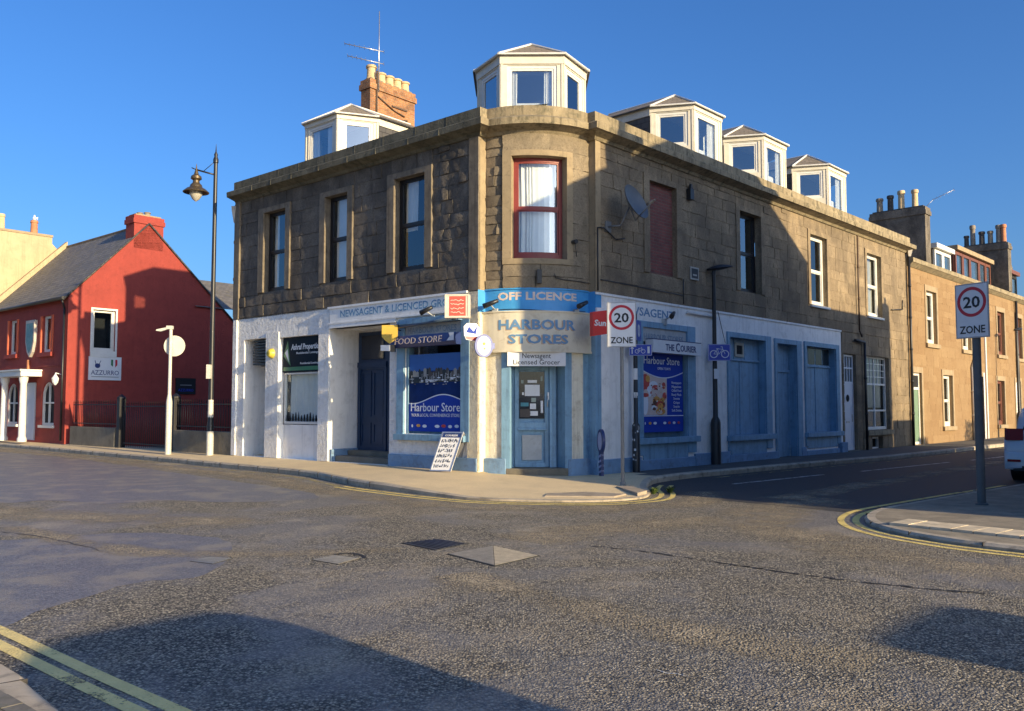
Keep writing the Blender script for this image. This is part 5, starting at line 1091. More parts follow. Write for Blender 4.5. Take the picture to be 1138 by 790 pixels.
# -- red restaurant building
RS = 20.7
RG = Fr((L.pt(RS, 0, 0).x, L.pt(RS, 0, 0).y), 40.6, 1)
RB = thing('red_house', (RG.pt(0, 0, 0).x, RG.pt(0, 0, 0).y, 0), -49.4, 'red painted gabled house with slate roof and white doorway columns', 'house')
ho = [(22.15, 23.1, 3.63, 5.05), (25.6, 26.5, 3.68, 5.1), (23.45, 24.95, .25, 2.75)]
arch = [(21.75, 22.95, .85, 2.5), (25.3, 26.5, .85, 2.5), (28.6, 29.4, .85, 2.5)]
b = MB(); wall(b, L, RS, 28.4, 0, 5.62, [h+(.14,) for h in ho+arch[:2]], 0)
apx = (2.75, 8.45)
prof = [(0, 0), (7.0, 0), (7.0, 4.95), (6.72, 5.25), (3.7, 8.35), (3.55, 8.35), (2.15, 8.1), (-.02, 5.75)]
# gable front with its window opening
gh = (.86, 1.74, 3.62, 5.26)
wall(b, RG, 0, 6.9, 0, 5.3, [gh+(.12,)], 0); b.face([RG.pt(0, 0, 5.3), RG.pt(6.7, 0, 5.3), RG.pt(2.95, 0, 8.80), RG.pt(0, 0, 5.72)], None, 0)
b.box(RG, -.03, .10, -.05, .018, .1, 5.6, 0); b.box(L, RS-.0, RS+.42, 0, .03, .1, 5.6, 0)
b.face([L.pt(28.4, 0, 0), L.pt(28.4, -7, 0), L.pt(28.4, -7, 5.3), L.pt(28.4, -2.5, 8.2), L.pt(28.4, 0, 5.6)], None, 0); b.face([L.pt(RS, -6.9, 0), L.pt(28.4, -6.9, 0), L.pt(28.4, -6.9, 5.3), L.pt(RS, -6.9, 5.3)], None, 0)
for h in ho[:2]: b.box(L, h[0]-.12, h[0], 0, .05, h[2], h[3], 1); b.box(L, h[1], h[1]+.12, 0, .05, h[2], h[3], 1); b.box(L, h[0]-.2, h[1]+.2, 0, .12, h[2]-.16, h[2], 0)
b.box(L, 21.1, 28.2, 0, .03, 3.08, 3.14, 0); b.tube([L.pt(24.2, .06, 3.4), L.pt(24.2, .06, 2.95)], .05, 6, 2)
b.build('red_wall', [REDW, REDB, POTR], RB)
def arch_window(a, c, z0, zs, zt):
    m = MB(); N = 10; ca, r = (a+c)/2, (c-a)/2
    outer = [(a, z0), (c, z0), (c, zs)]+[(ca+r*math.cos(math.pi*k/N), zs+(zt-zs)*math.sin(math.pi*k/N)) for k in range(1, N)]+[(a, zs)]
    m.prism(L, outer, -.12, -.115, 1, False)
    inn = [(ca+(s-ca)*.84, z0+.09+(z-z0)*.93 if i < 2 else z-.06) for i, (s, z) in enumerate(outer)]
    for (p, q, r_, t_) in zip(outer, outer[1:]+outer[:1], inn[1:]+inn[:1], inn): m.face([L.pt(p[0], -.05, p[1]), L.pt(q[0], -.05, q[1]), L.pt(r_[0], -.05, r_[1]), L.pt(t_[0], -.05, t_[1])], None, 0); m.face([L.pt(t_[0], -.05, t_[1]), L.pt(r_[0], -.05, r_[1]), L.pt(r_[0], -.12, r_[1]), L.pt(t_[0], -.12, t_[1])], None, 0)
    m.box(L, ca-.03, ca+.03, -.11, -.05, z0, zt-.03, 0); m.box(L, a, c, -.11, -.052, zs-.28, zs-.22, 0)
    # spandrels
    for k in range(N):
        t0, t1 = math.pi*k/N, math.pi*(k+1)/N; p = (ca+r*math.cos(t0), zs+(zt-zs)*math.sin(t0)); q = (ca+r*math.cos(t1), zs+(zt-zs)*math.sin(t1))
        m.face([L.pt(p[0], 0.002, p[1]), L.pt(q[0], .002, q[1]), L.pt(q[0], .002, zt+.005), L.pt(p[0], .002, zt+.005)], None, 2); m.face([L.pt(p[0], .002, p[1]), L.pt(q[0], .002, q[1]), L.pt(q[0], -.12, q[1]), L.pt(p[0], -.12, p[1])], None, 2)
    m.box(L, a-.08, c+.08, 0, .08, z0-.1, z0, 0); o = m.build('arched_window', [WTIMB, DARK, REDW], RB)
for a in arch[:2]: arch_window(a[0], a[1], .85, 1.95, 2.5)
for h in ho[:2]: sash(RB, L, *h, .1, WTIMB, kind='plain', w=.09)
sash(RB, RG, *gh, .10, WTIMB, kind='plain', w=.12); b = MB(); b.box(RG, .80, 1.78, 0, .07, 3.42, 3.62); b.frame(RG, .80, 1.80, 3.6, 5.30, .07, 0, .03); b.build('white_window_surround', WTIMB, RB)
b = MB(); sh = [(24.0+.42, 4.95), (24.0-.42, 4.95), (24.0-.42, 4.1), (24.0-.25, 3.7), (24.0, 3.5), (24.25, 3.7), (24.42, 4.1)]
b.prism(L, sh, 0, .12, 0); b.prism(L, [(24+(s-24)*.8, 4.3+(z-4.3)*.82) for s, z in sh], .12, .13, 1, False); b.build('shield_plaque', [pm('pale_plaque_rim', (.5, .45, .4), .6), pm('teal_plaque', (.10, .22, .25), .5, .3, 8)], RB)
b = MB(); b.box(L, 23.0, 25.95, 0, .75, 2.72, 2.92); b.box(L, 22.95, 26.0, 0, .80, 2.92, 2.98)
for s_ in (23.25, 25.15):
    c0 = L.pt(s_, .55, .22); b.lathe(c0, [(.17, 0), (.17, .12), (.13, .2), (.12, 2.2), (.16, 2.35), (.17, 2.5)], 14)
b.build('porch', WTIMB, RB); b = MB(); b.box(L, 23.45, 24.95, -.2, -.1, .2, 2.75, 1); b.box(L, 23.75, 24.65, -.12, -.05, .2, 2.5, 0); b.build('front_door', [WDOOR, REDW], RB)
for s_ in (21.15, 26.95):
    b = MB(); c0 = L.pt(s_, .22, 2.35); b.tube([L.pt(s_, .0, 2.75), L.pt(s_, .22, 2.8), L.pt(s_, .22, 2.7)], .02); b.lathe(c0, [(.03, 0), (.10, .1), (.13, .25), (.05, .36), (.02, .42)], 8); b.build('wall_lantern', SIGNW, RB)
b = MB(); e0, e1 = -.15, 7.1
for (p0, z0, p1, z1) in ((-.20, 5.54, 2.95, 8.84), (7.2, 4.81, 2.95, 8.84)):
    for k in range(1):
        A, B, C_, D_ = RG.pt(p0, .06, z0), RG.pt(p1, .06, z1), RG.pt(p1, -7.8, z1), RG.pt(p0, -7.8, z0); h = math.hypot(p1-p0, z1-z0); b.face([A, D_, C_, B], [(0, 0), (7.8, 0), (7.8, h), (0, h)], 0)
b.cyl(RG.pt(2.95, .0, 8.84), RG.pt(2.95, -7.8, 8.84), .07, n=6, m=1); b.build('roof', [SLATE, TRIM_L], RB)
b = MB(); b.tube([L.pt(RS-.05, .22, 5.56), L.pt(28.4, .22, 5.56)], .07, 8); b.tube([L.pt(RS+.12, .22, 5.56), L.pt(RS+.2, .08, 5.2), L.pt(RS+.2, .08, .3)], .04, 8); b.build('gutter', BLACKM, RB)
b = MB(); b.tube([RG.pt(-.2, .05, 5.54), RG.pt(2.95, .05, 8.84), RG.pt(7.2, .05, 4.81)], .035, 6); b.build('verge', SLATE_D, RB)
b = MB()
for (p0, z0, p1, z1) in ((-.1, 5.65, 2.3, 8.1),):
    q = Fr((L.pt(28.4, 0, 0).x, L.pt(28.4, 0, 0).y), 40.6, 1); b.prism(q, [(-.25, 5.5), (2.95, 8.85), (2.95, 9.1), (-.25, 5.8)], -.3, .0)
b.build('skew', YSTONE, RB)
chimney(RB, RG, 2.36, 3.56, .7, 7.8, 9.12, REDW, [(2.75, .16, .12, POTG), (3.05, .22, .12, POTG)], capm=TRIM_T)
b = MB(); b.box(RG, .76, 1.98, .0, .05, 2.56, 3.45, 0); b.text('AZZURRO', RG, .84, 2.76, .25, .054, .004, width=1.05, m=1, bold=0); b.box(RG, .86, 1.88, .05, .053, 2.67, 2.70, 2)
b.disc(RG, 1.08, 3.10, .10, .055, 1, 16, rz=.09); b.box(RG, .99, 1.17, .05, .056, 3.1, 3.17, 1); b.tube([RG.pt(1.02, .055, 3.17), RG.pt(.98, .055, 3.3)], .012, m=1); b.tube([RG.pt(1.14, .055, 3.17), RG.pt(1.2, .055, 3.3)], .012, m=1)
for k, m_ in enumerate((3, 0, 4)): b.prism(RG, [(1.58+k*.08, 3.35), (1.66+k*.08, 3.35), (1.66+k*.08, 3.08 if k != 2 else 3.14), (1.58+k*.08, 3.14 if k == 0 else 3.06)], .05, .056, m_, False)
tag(b.build('restaurant_sign', [SIGNW, NAVY, SIGNG, GREEN, SIGNR]), 'white sign reading AZZURRO on the red gable wall', 'sign')
b = MB(); b.box(RG, 4.22, 5.08, 0, .05, 2.06, 2.72, 0); b.text('AZZURRO', RG, 4.32, 2.18, .15, .054, .003, width=.66, m=1); b.box(RG, 4.4, 4.9, .05, .053, 2.42, 2.45, 2); tag(b.build('menu_board', [DARK, SIGNB, SIGNG]), 'black board with faint blue lettering low on the red gable', 'sign')
# rear wing with slate roof
RW = thing('rear_wing', (RG.pt(8.5, 0, 0).x, RG.pt(8.5, 0, 0).y, 0), -49.4, 'low red rear building with a slate roof between the red gable and the corner building', 'house')
b = MB(); wall(b, RG, 6.9, 13.5, 0, 5.75, [], 0); b.build('red_wall', REDW, RW); b = MB(); b.face([RG.pt(5.0, .12, 5.7), RG.pt(14, .12, 5.7), RG.pt(14, -3.5, 7.4), RG.pt(5.0, -3.5, 7.4)], [(0, 0), (9, 0), (9, 4), (0, 4)]); b.build('roof', SLATE, RW)
b = MB(); b.tube([RG.pt(6.9, .18, 5.68), RG.pt(13, .18, 5.68)], .06, 6); b.build('gutter', BLACKM, RW)
# cream house far left
CG = Fr((L.pt(28.7, 0, 0).x, L.pt(28.7, 0, 0).y), 40.6, 1)
CH = thing('cream_house', (CG.pt(3, -4, 0).x, CG.pt(3, -4, 0).y, 0), -49.4, 'tall cream rendered building with two chimney pots at the far left', 'house')
b = MB(); b.face([CG.pt(0, 0, 0), CG.pt(9, 0, 0), CG.pt(9, 0, 3), CG.pt(2.75, 0, 8.6), CG.pt(2.4, 0, 8.95), CG.pt(2.36, 0, 9.32), CG.pt(-.25, 0, 9.22), CG.pt(-.3, 0, 0)], None, 0)
b.face([CG.pt(-.3, 0, 0), CG.pt(-.3, -10, 0), CG.pt(-.3, -10, 9.2), CG.pt(-.3, 0, 9.2)], None, 0); b.box(CG, -.25, 2.4, -.9, -.01, 8.0, 9.26, 0); b.box(CG, -.28, 2.42, -.95, .04, 9.24, 9.34, 1); b.build('rendered_wall', [YSTONE, TRIM_T], CH)
b = MB(); b.face([CG.pt(-.3, -.4, 6.4), CG.pt(-.3, -10, 6.4), CG.pt(3.2, -10, 8.3), CG.pt(3.2, -.4, 8.3)], None, 0); b.face([CG.pt(3.2, -.4, 8.3), CG.pt(3.2, -10, 8.3), CG.pt(9, -10, 3), CG.pt(9, -.4, 3)], None, 0); b.build('roof', SLATE, CH)
for t_, h, m_ in ((.42, .75, POT), (1.78, .68, POTR)):
    p = MB(); p.lathe(CG.pt(t_, -.45, 9.3), [(.16, 0), (.16, .08), (.14, h*.8), (.17, h*.85), (.15, h), (.1, h)], 12); p.build('chimney_pot', m_, CH)
b = MB(); q = CG.pt(1.78, -.45, 9.98); b.lathe(q, [(.02, 0), (.07, .05), (.08, .12), (.04, .17), (.045, .22), (.01, .26)], 8); b.prism(Fr((q.x-.03, q.y), 90, 1), [(0, q.z+.08), (.18, q.z+.16), (.18, q.z+.05)], -.02, .02); tag(b.build('gull', SIGNW), 'white gull perched on the right chimney pot of the cream building', 'bird')
# far side beyond: more roofline for the street's end
# low walls and railings in front of the gable
def railing(s0, s1, name, label, z0, z1, n, post=True):
    t = thing(name, tuple(L.pt((s0+s1)/2, 0, .2)), -49.4, label, 'railing', 'railings beside the red house')
    b = MB()
    for k in range(n+1):
        s_ = s0+(s1-s0)*k/n; b.cyl(L.pt(s_, -.1, z0), L.pt(s_, -.1, z1+.02), .011, n=6); b.cyl(L.pt(s_, -.1, z1+.02), L.pt(s_, -.1, z1+.12), .016, .001, 6)
    b.build('bars', RAIL, t); b = MB()
    for z in (z0+.12, z1-.06): b.box(L, s0, s1, -.12, -.08, z-.012, z+.02)
    b.build('rails', RAIL, t); return t
b = MB(); b.box(L, 16.75, 20.3, -.25, 0, .1, .84); tag(b.build('dwarf_wall', CONC, bevel=.02), 'low weathered concrete wall touching the red gable corner', 'wall')
b = MB(); b.box(L, 9.5, 12.85, -.25, 0, .1, .84); tag(b.build('dwarf_wall', CONC, bevel=.02), 'low weathered concrete wall behind the striped lamp column', 'wall')
railing(16.8, 20.25, 'railing', 'black railing on the wall nearest the red gable corner', .84, 1.68, 26); railing(9.6, 12.8, 'railing', 'black railing on the wall behind the striped lamp column', .84, 1.68, 24)
railing(12.95, 16.3, 'gate', 'double black iron gate between the two low walls', .22, 1.62, 26)['category'] = 'gate'
for i, s_ in enumerate((16.52, 12.88)):
    b = MB(); b.box(L, s_-.11, s_+.11, -.22, 0, .1, 1.82); b.lathe(L.pt(s_, -.11, 1.82), [(.15, 0), (.15, .05), (.06, .12), (.001, .16)], 8); tag(b.build('gate_post', RAIL, bevel=.01), ['black iron gate post at the left end of the double gate', 'black iron gate post at the right end of the double gate'][i], 'gate post')

# ================================================================== STREET FURNITURE
def lathe_post(b, x, y, prof, m=0, n=14): b.lathe((x, y, 0), prof, n, m)
# tall lamp column with heritage lantern
x, y = -8.62, 24.5
t = thing('street_lamp', (x, y, .18), 0, 'very tall black lamp column with a hanging bell lantern, beside the shop end', 'street lamp')
b = MB(); lathe_post(b, x, y, [(.095, .15), (.095, 1.0), (.075, 1.15), (.068, 3.0), (.06, 6.5), (.055, 8.62), (.075, 8.64), (.075, 8.74), (.045, 8.82), (.055, 8.88), (.02, 8.96), (.003, 9.2)])
b.build('column', BLACKM, t)
b = MB(); lathe_post(b, x, y, [(.098, .16), (.098, .85)]); lathe_post(b, x, y, [(.077, 1.25), (.075, 1.75)]); b.box(Fr((x, y), 90, 1), -.08, .03, .06, .2, 2.35, 2.75); b.build('white_band', POSTW, t)
b = MB(); a = Vector((x, y, 8.28)); e = Vector((x-.54, y-.05, 8.42)); b.tube([a, e, e+Vector((0, 0, -.1))], .025, 8); b.tube([a+Vector((0, 0, .42)), a.lerp(e, .62)+Vector((0, 0, .02))], .01); b.tube([e, e+Vector((-.14, 0, .06))], .015); b.build('arm', BLACKM, t)
c = e+Vector((0, 0, -.87)); b = MB(); b.lathe(c, [(.15, .26), (.27, .24), (.36, .19), (.37, .21), (.27, .30), (.18, .35), (.16, .42), (.10, .48), (.09, .55), (.155, .60), (.145, .67), (.07, .73), (.045, .82), (.02, .92), (.004, 1.05)], 20)
ln_ = b.build('lantern', LANT, t); b = MB(); b.lathe(c, [(.18, .27), (.17, .12), (.10, .0), (.02, -.06), (.001, -.07)], 16); b.build('lantern_glass', pm('frosted_lantern_bowl', (.42, .40, .34), .2, .15, 8), ln_)
# white post with blank round sign back
x, y = -10.13, 25.3
t = thing('sign_post', (x, y, .18), 0, 'white post with the blank back of a round sign before the red gable', 'sign post')
b = MB(); lathe_post(b, x, y, [(.088, .15), (.088, 1.70), (.05, 1.92), (.048, 3.9), (.001, 3.91)]); b.build('post', POSTW, t)
fr_ = Fr((x, y), 86, 1); b = MB(); b.disc(fr_, .08, 3.36, .31, -.10, 0, 28, th=.02); b.box(fr_, -.05, .05, -.1, .0, 3.25, 3.5); b.build('round_sign', pm('cream_sign_back', (.68, .64, .54), .5, .1, 5), t)
b = MB(); b.box(fr_, -.12, .06, -.06, .06, 3.85, 3.95); b.prism(fr_, [(-.12, 3.9), (-.40, 3.84), (-.42, 3.80), (-.28, 3.78), (-.1, 3.84)], -.06, .06); b.build('lamp_head', POSTW, t)
# modern lamp columns on the right pavement
def lamp(x, y, az, label, H=5.0, flip=1):
    t = thing('lamp_column', (x, y, .08), az, label, 'street lamp', 'slim modern lamp columns along the right street')
    b = MB(); lathe_post(b, x, y, [(.125, .06), (.125, 1.15), (.11, 1.22), (.065, 1.3), (.055, 3.0), (.045, H-.15), (.045, H)]); b.build('column', BLACKM, t)
    f = Fr((x, y), az, 1); b = MB(); n = 10
    P = lambda i, j: f.pt(flip*(-.16+.68*i/n), math.cos(j*math.pi*2/8)*.15*math.sin(math.pi*min(1, .12+i/n*.9)), H+.02+math.sin(j*math.pi*2/8)*(.10 if j < 4 else .05)*math.sin(math.pi*min(1, .12+i/n*.88))+.10*i/n)
    b.grid(P, n, 8, sm=True); b.tube([f.pt(0, 0, H-.1), f.pt(.02*flip, 0, H+.05)], .05, 8); b.build('lamp_head', BLACKM, t); return t
LM = lamp(5.12, 21.55, 88, 'slim dark lamp column carrying a blue cycle sign in front of the blue shuttered shopfront')
q = RF.pt(30.6, .9, 0); lamp(q.x, q.y, 60, 'farther slim lamp column in front of the brown-framed windows', H=5.1)
def cycle(b, f, s, z, w, d, m=1):
    r = w*.2; 
    for q in (-.28, .28): b.ring(f, s+q*w, z-.06*w, r*.8, r, d, m, 18)
    P = {k: (s+a*w, z+c*w) for k, (a, c) in dict(bl=(-.28, -.06), br=(.28, -.06), bb=(-.02, -.06), st=(-.1, .2), hd=(.17, .18), hb=(.14, .3)).items()}
    for a, c in (('bl', 'st'), ('st', 'hd'), ('bl', 'bb'), ('bb', 'hd'), ('bb', 'st'), ('hd', 'br'), ('hb', 'hd')): b.tube([f.pt(P[a][0], d, P[a][1]), f.pt(P[c][0], d, P[c][1])], w*.016, 4, m)
    b.box(f, s-.16*w, s-.04*w, d-.002, d+.003, z+.2*w, z+.225*w, m); b.box(f, s+.06*w, s+.16*w, d-.002, d+.003, z+.29*w, z+.315*w, m)
f = Fr((5.12, 21.40), 92, 1); b = MB(); b.box(f, -.20, .36, -.01, .01, 2.70, 3.12, 0); cycle(b, f, .08, 2.90, .50, .013); b.frame(f, -.19, .35, 2.71, 3.11, .008, .010, .012, 1); tag(b.build('cycle_sign', [SIGNB, SIGNW]), 'blue square cycle route sign on the lamp column', 'sign')
b = MB(); b.box(f, -.06, .06, .0, .01, 2.25, 2.5); tag(b.build('pole_sticker', SIGNW), 'small white label on the lamp column below the cycle sign', 'label')
# 20 zone signs
def zone(x, y, az, zb, hs, label, polemat, w=.54, h=.86, post=True, prb=.035, ptop=None):
    t = thing('speed_sign', (x, y, zb), az, label, 'speed limit sign', 'twenty zone signs')
    b = MB(); lathe_post(b, x, y, [(prb*1.5, zb-.05), (prb*1.5, zb+.01), (prb, zb+.02), (prb, ptop or hs+h-.05), (.001, (ptop or hs+h-.05)+.01)]); b.build('post', polemat, t)
    f = Fr((x, y), az, 1); d = prb+.03; b = MB(); b.box(f, -w/2, w/2, d-.012, d, hs, hs+h, 1); b.box(f, -w/2+.006, w/2-.006, d, d+.002, hs+.006, hs+h-.006, 0)
    for z in (hs+.2, hs+h-.25): b.box(f, -w*.35, w*.35, d-.035, d-.012, z, z+.04, 1)
    cz = hs+h-w*.5-.02; b.ring(f, 0, cz, w*.345, w*.435, d+.004, 2, 40); b.frame(f, -w/2+.012, w/2-.012, hs+.012, hs+h-.012, .005, d+.002, d+.0035, 3)
    b.text('20', f, 0, cz-.088*w/.54, .245*w/.54, d+.005, .002, width=w*.50, align='C', m=3, bold=.022); b.text('ZONE', f, 0, hs+.075, .165*w/.54, d+.005, .002, width=w*.76, align='C', m=3, bold=.018)
    b.build('sign_face', [SIGNW, SIGNG, SIGNR, SIGNK], t); return t
zone(2.09, 16.24, 98, .12, 2.68, 'square-on white 20 ZONE sign on a thin grey post outside the shop corner', GALV, w=.55)
zone(7.12, 13.07, 150, .08, 2.60, 'shaded 20 ZONE sign on a thick grey pole near the right edge', POLEG, w=.53, prb=.060, ptop=3.3, h=.84)
# sticker-covered pole with blue signs
x, y = 2.74, 18.95
t = thing('sign_post', (x, y, .1), 0, 'dark post covered in stickers between the speed sign and the newspaper sign', 'sign post')
b = MB(); lathe_post(b, x, y, [(.085, .08), (.085, 1.15), (.05, 1.2), (.045, 3.62), (.001, 3.63)]); b.build('post', BLACKM, t)
rnd = random.Random(6)
for k in range(34):
    b = MB(); a = rnd.uniform(0, 6.28); z = rnd.uniform(.25, 1.15); r = .088; w_ = rnd.uniform(.02, .05); h_ = rnd.uniform(.03, .07)
    u = Vector((math.cos(a), math.sin(a), 0)); v = Vector((-u.y, u.x, 0)); p = Vector((x, y, z))+u*r; b.face([p-v*w_*.5, p+v*w_*.5, p+v*w_*.5+Vector((0, 0, h_)), p-v*w_*.5+Vector((0, 0, h_))], None, 0); b.build('sticker', rnd.choice([SIGNW, SIGNG, SIGNG, PB]), t)
for z, h_ in ((2.15, .25), (1.75, .12)): b = MB(); b.lathe((x, y, z), [(.05, 0), (.05, h_)], 10); b.build('sticker', SIGNW, t)
f = Fr((x, y), 95, 1); b = MB(); b.box(f, -.14, .36, .06, .08, 2.68, 2.93, 0); cycle(b, f, .10, 2.79, .24, .083)
b.box(f, -.085, -.065, .08, .084, 2.72, 2.86, 1); b.prism(f, [(-.115, 2.83), (-.035, 2.83), (-.075, 2.90)], .08, .084, 1, False); b.box(f, .26, .31, .08, .084, 2.73, 2.88, 1); b.frame(f, -.135, .355, 2.685, 2.925, .006, .08, .082, 1)
tag(b.build('cycle_sign', [SIGNB, SIGNW]), 'small blue path sign with arrow and cycle on the stickered post', 'sign')
f2 = Fr((x, y), 20, 1); b = MB(); b.box(f2, -.28, .28, .06, .08, 3.02, 3.46, 0); b.ring(f2, 0, 3.24, .1, .14, .083, 1); b.box(f2, -.04, .04, .08, .084, 3.1, 3.36, 1); tag(b.build('blue_sign', [SIGNB, SIGNW]), 'blue sign seen nearly edge-on at the top of the stickered post', 'sign')
f3 = Fr((x-.14, y-.04), 80, 1); b = MB(); b.box(f3, -.09, .05, .0, .02, 3.0, 3.42); tag(b.build('pale_sign', pm('pale_blue_sign', (.45, .55, .62), .4)), 'pale narrow sign beside the edge-on blue one', 'sign')
# blue oval bollard
x, y = 1.87, 18.0
t = thing('bollard', (x, y, .12), 0, 'slim blue and white flat bollard with an oval head by the corner door', 'bollard')
f = Fr((x, y), 165, 1); b = MB(); b.disc(f, 0, .83, .17, .03, 0, 24, th=.06, rz=.25); b.disc(f, 0, .83, .12, .033, 1, 20, rz=.19); b.disc(f, 0, .83, .12, -.034, 1, 20, rz=.19); b.build('head', [NAVY, pm('pale_lilac_face', (.42, .45, .66), .4)], t)
b = MB(); b.box(f, -.07, .07, -.03, .03, .1, .60, 0)
for k in range(4): b.prism(f, [(-.07, .15+k*.11), (.07, .19+k*.11), (.07, .235+k*.11), (-.07, .195+k*.11)], -.032, .032, 1)
b.build('stem', [NAVY, pm('pale_lilac_face', (.42, .45, .66))], t)
# folding news board
p = [Vector((-1.74, 18.18, .20)), Vector((-1.28, 17.98, .20))]
D_ = (p[1]-p[0]).normalized(); f = Fr((p[0].x, p[0].y), math.degrees(math.atan2(D_.x, D_.y)), 1); ln = (p[1]-p[0]).length
t = thing('news_board', ((p[0].x+p[1].x)/2, (p[0].y+p[1].y)/2, .2), f.az, 'white leaning newspaper board with blue header on the pavement below the harbour poster', 'notice board')
class Lean:
    curved = False; sg = 1
    def __init__(s_, f, k, sh): s_.f = f; s_.k = k; s_.sh = sh
    def pt(s_, s, d, z): return s_.f.pt(s+s_.sh*(z-.2), d-s_.k*(z-.2), z)
g = Lean(f, .28, .22); b = MB(); b.box(g, 0, ln, -.02, 0, .2, 1.02, 0); b.frame(g, 0, ln, .2, 1.02, .025, 0, .012, 1); b.box(g, .03, ln-.03, 0, .004, .90, .99, 2)
rnd = random.Random(21)
for r_ in range(6):
    s_ = .06
    while s_ < ln-.1:
        w_ = rnd.uniform(.02, .05); z_ = .80-r_*.105
        for q in range(3):
            a = (s_+rnd.uniform(0, w_), z_+rnd.uniform(-.005, .075)); c = (s_+rnd.uniform(0, w_), z_+rnd.uniform(-.005, .075)); b.tube([g.pt(a[0], .004, a[1]), g.pt(c[0], .004, c[1])], .0065, 4, 3)
        s_ += w_+.015
b.text('COURIER', g, .10, .925, .055, .006, .002, width=ln-.2, m=0); b.build('front_panel', [SIGNW, ALU, NAVY, SIGNK], t)
g2 = Lean(f, -.25, .22); b = MB(); b.box(g2, 0, ln, -.50, -.48, .2, 1.0); b.build('rear_panel', SIGNG, t)
# projecting signs on the shop
f = Fr((L.pt(.30, .0, 0).x, L.pt(.30, 0, 0).y), 130.6-180, 1)
PN = Fr((L.pt(.25, .22, 0).x, L.pt(.25, .22, 0).y), 96, 1)
q0 = Vector((-1.37, 17.35, 0)); q1 = Vector((-.80, 17.30, 0)); PN, pl = fr2((q0.x, q0.y), (q1.x, q1.y), 1)
b = MB(); b.box(PN, 0, .50, -.20, 0, 3.36, 3.84, 0); b.frame(PN, 0, .50, 3.36, 3.84, .03, 0, .012, 0); b.box(PN, .09, .43, 0, .004, 3.40, 3.80, 1); rnd = random.Random(3)
for k in range(4):
    pts = [PN.pt(.12+.03*i, .008, 3.72-k*.085+rnd.uniform(-.02, .02)) for i in range(10)]; b.tube(pts, .009, 4, 0)
b.tube([PN.pt(.25, -.2, 3.6), L.pt(.35, 0, 3.75)], .02); tag(b.build('projecting_sign', [pm('cream_lightbox', (.72, .64, .52), .4), REDP]), 'cream projecting box sign with a red panel above the harbour window', 'sign')
PN2, _ = fr2((-.98, 17.5), (-.66, 17.62), 1); b = MB(); b.prism(PN2, [(0, 3.02), (.04, 2.93), (.26, 2.90), (.34, 2.98), (.33, 3.18), (.26, 3.27), (.06, 3.27), (-.01, 3.2)], -.06, 0, 0); b.prism(PN2, [(.02, 3.0), (.05, 2.94), (.25, 2.91), (.31, 2.99)], 0, .006, 1, False); b.prism(PN2, [(.04, 3.08), (.1, 3.2), (.2, 3.1), (.28, 3.22), (.25, 3.05)], 0, .006, 2, False); b.tube([PN2.pt(.2, -.03, 3.2), L.pt(.2, 0, 3.3)], .015)
tag(b.build('projecting_sign', [PW, REDS, POSTER]), 'small white projecting sign with red edge between the FOOD STORE and cream board', 'sign')
PN3, _ = fr2((-.70, 17.45), (-.38, 17.52), 1); b = MB(); b.disc(PN3, .13, 2.80, .19, 0, 0, 28, th=.10, rz=.24); b.disc(PN3, .13, 2.80, .145, .004, 1, 24, rz=.20); b.box(PN3, .3, .36, -.08, -.02, 2.74, 2.86, 0); b.disc(PN3, .13, 2.84, .03, .007, 2, 8); b.disc(PN3, .14, 2.74, .02, .007, 2, 8)
tag(b.build('round_sign', [pm('lilac_rim', (.22, .25, .50), .4), SIGNW, YEL]), 'round white lilac-rimmed sign at the left end of the corner name board', 'sign')
SN, _ = fr2((1.66, 17.5), (2.06, 17.68), 1); b = MB(); b.prism(SN, [(0, 3.0), (.42, 3.07), (.42, 3.56), (0, 3.50)], -.12, 0, 0); b.text('Sun', SN, .035, 3.22, .17, .004, .003, width=.28, m=1, bold=.03, shear=.1); b.box(SN, .12, .30, -.1, -.04, 3.50, 3.60, 1); b.tube([SN.pt(.3, -.1, 3.5), RF.pt(0, 0, 3.6)], .015)
tag(b.build('projecting_sign', [REDS, SIGNW]), 'red box sign reading Sun at the right end of the corner name board', 'sign')
q = L.pt(2.42, .35, 0); YN = Fr((q.x-.2, q.y), 96, 1); b = MB(); b.prism(YN, [(0, 3.40), (.36, 3.40), (.36, 3.14), (.27, 3.04), (.18, 2.98), (.09, 3.04), (0, 3.14)], -.05, 0, 0); b.tube([YN.pt(.34, -.02, 3.3), L.pt(2.45, 0, 3.3)], .02, 6, 1)
tag(b.build('shield_sign', [YEL, BLACKM]), 'yellow shield-shaped hanging sign beside the recessed blue door', 'sign')
b = MB(); q = L.pt(2.5, .35, 0); LN = Fr((q.x-.17, q.y), 96, 1); b.box(LN, 0, .22, -.12, 0, 2.82, 2.95, 0); b.box(LN, .22, .32, -.14, .0, 2.80, 2.96, 1); tag(b.build('floodlight', [SIGNW, BLACKM]), 'small white floodlight under the yellow shield sign', 'light')
b = MB(); q = L.pt(7.56, 0, 2.98); b.lathe(q, [(.001, .16), (.08, .15), (.13, .08), (.14, 0)], 18, ax=L.N); b.lathe(q, [(.03, .165), (.03, .15)], 8, m=1, ax=L.N); tag(b.build('alarm_box', [YELB, BLACKM]), 'round yellow alarm sounder on the white pillar', 'alarm')
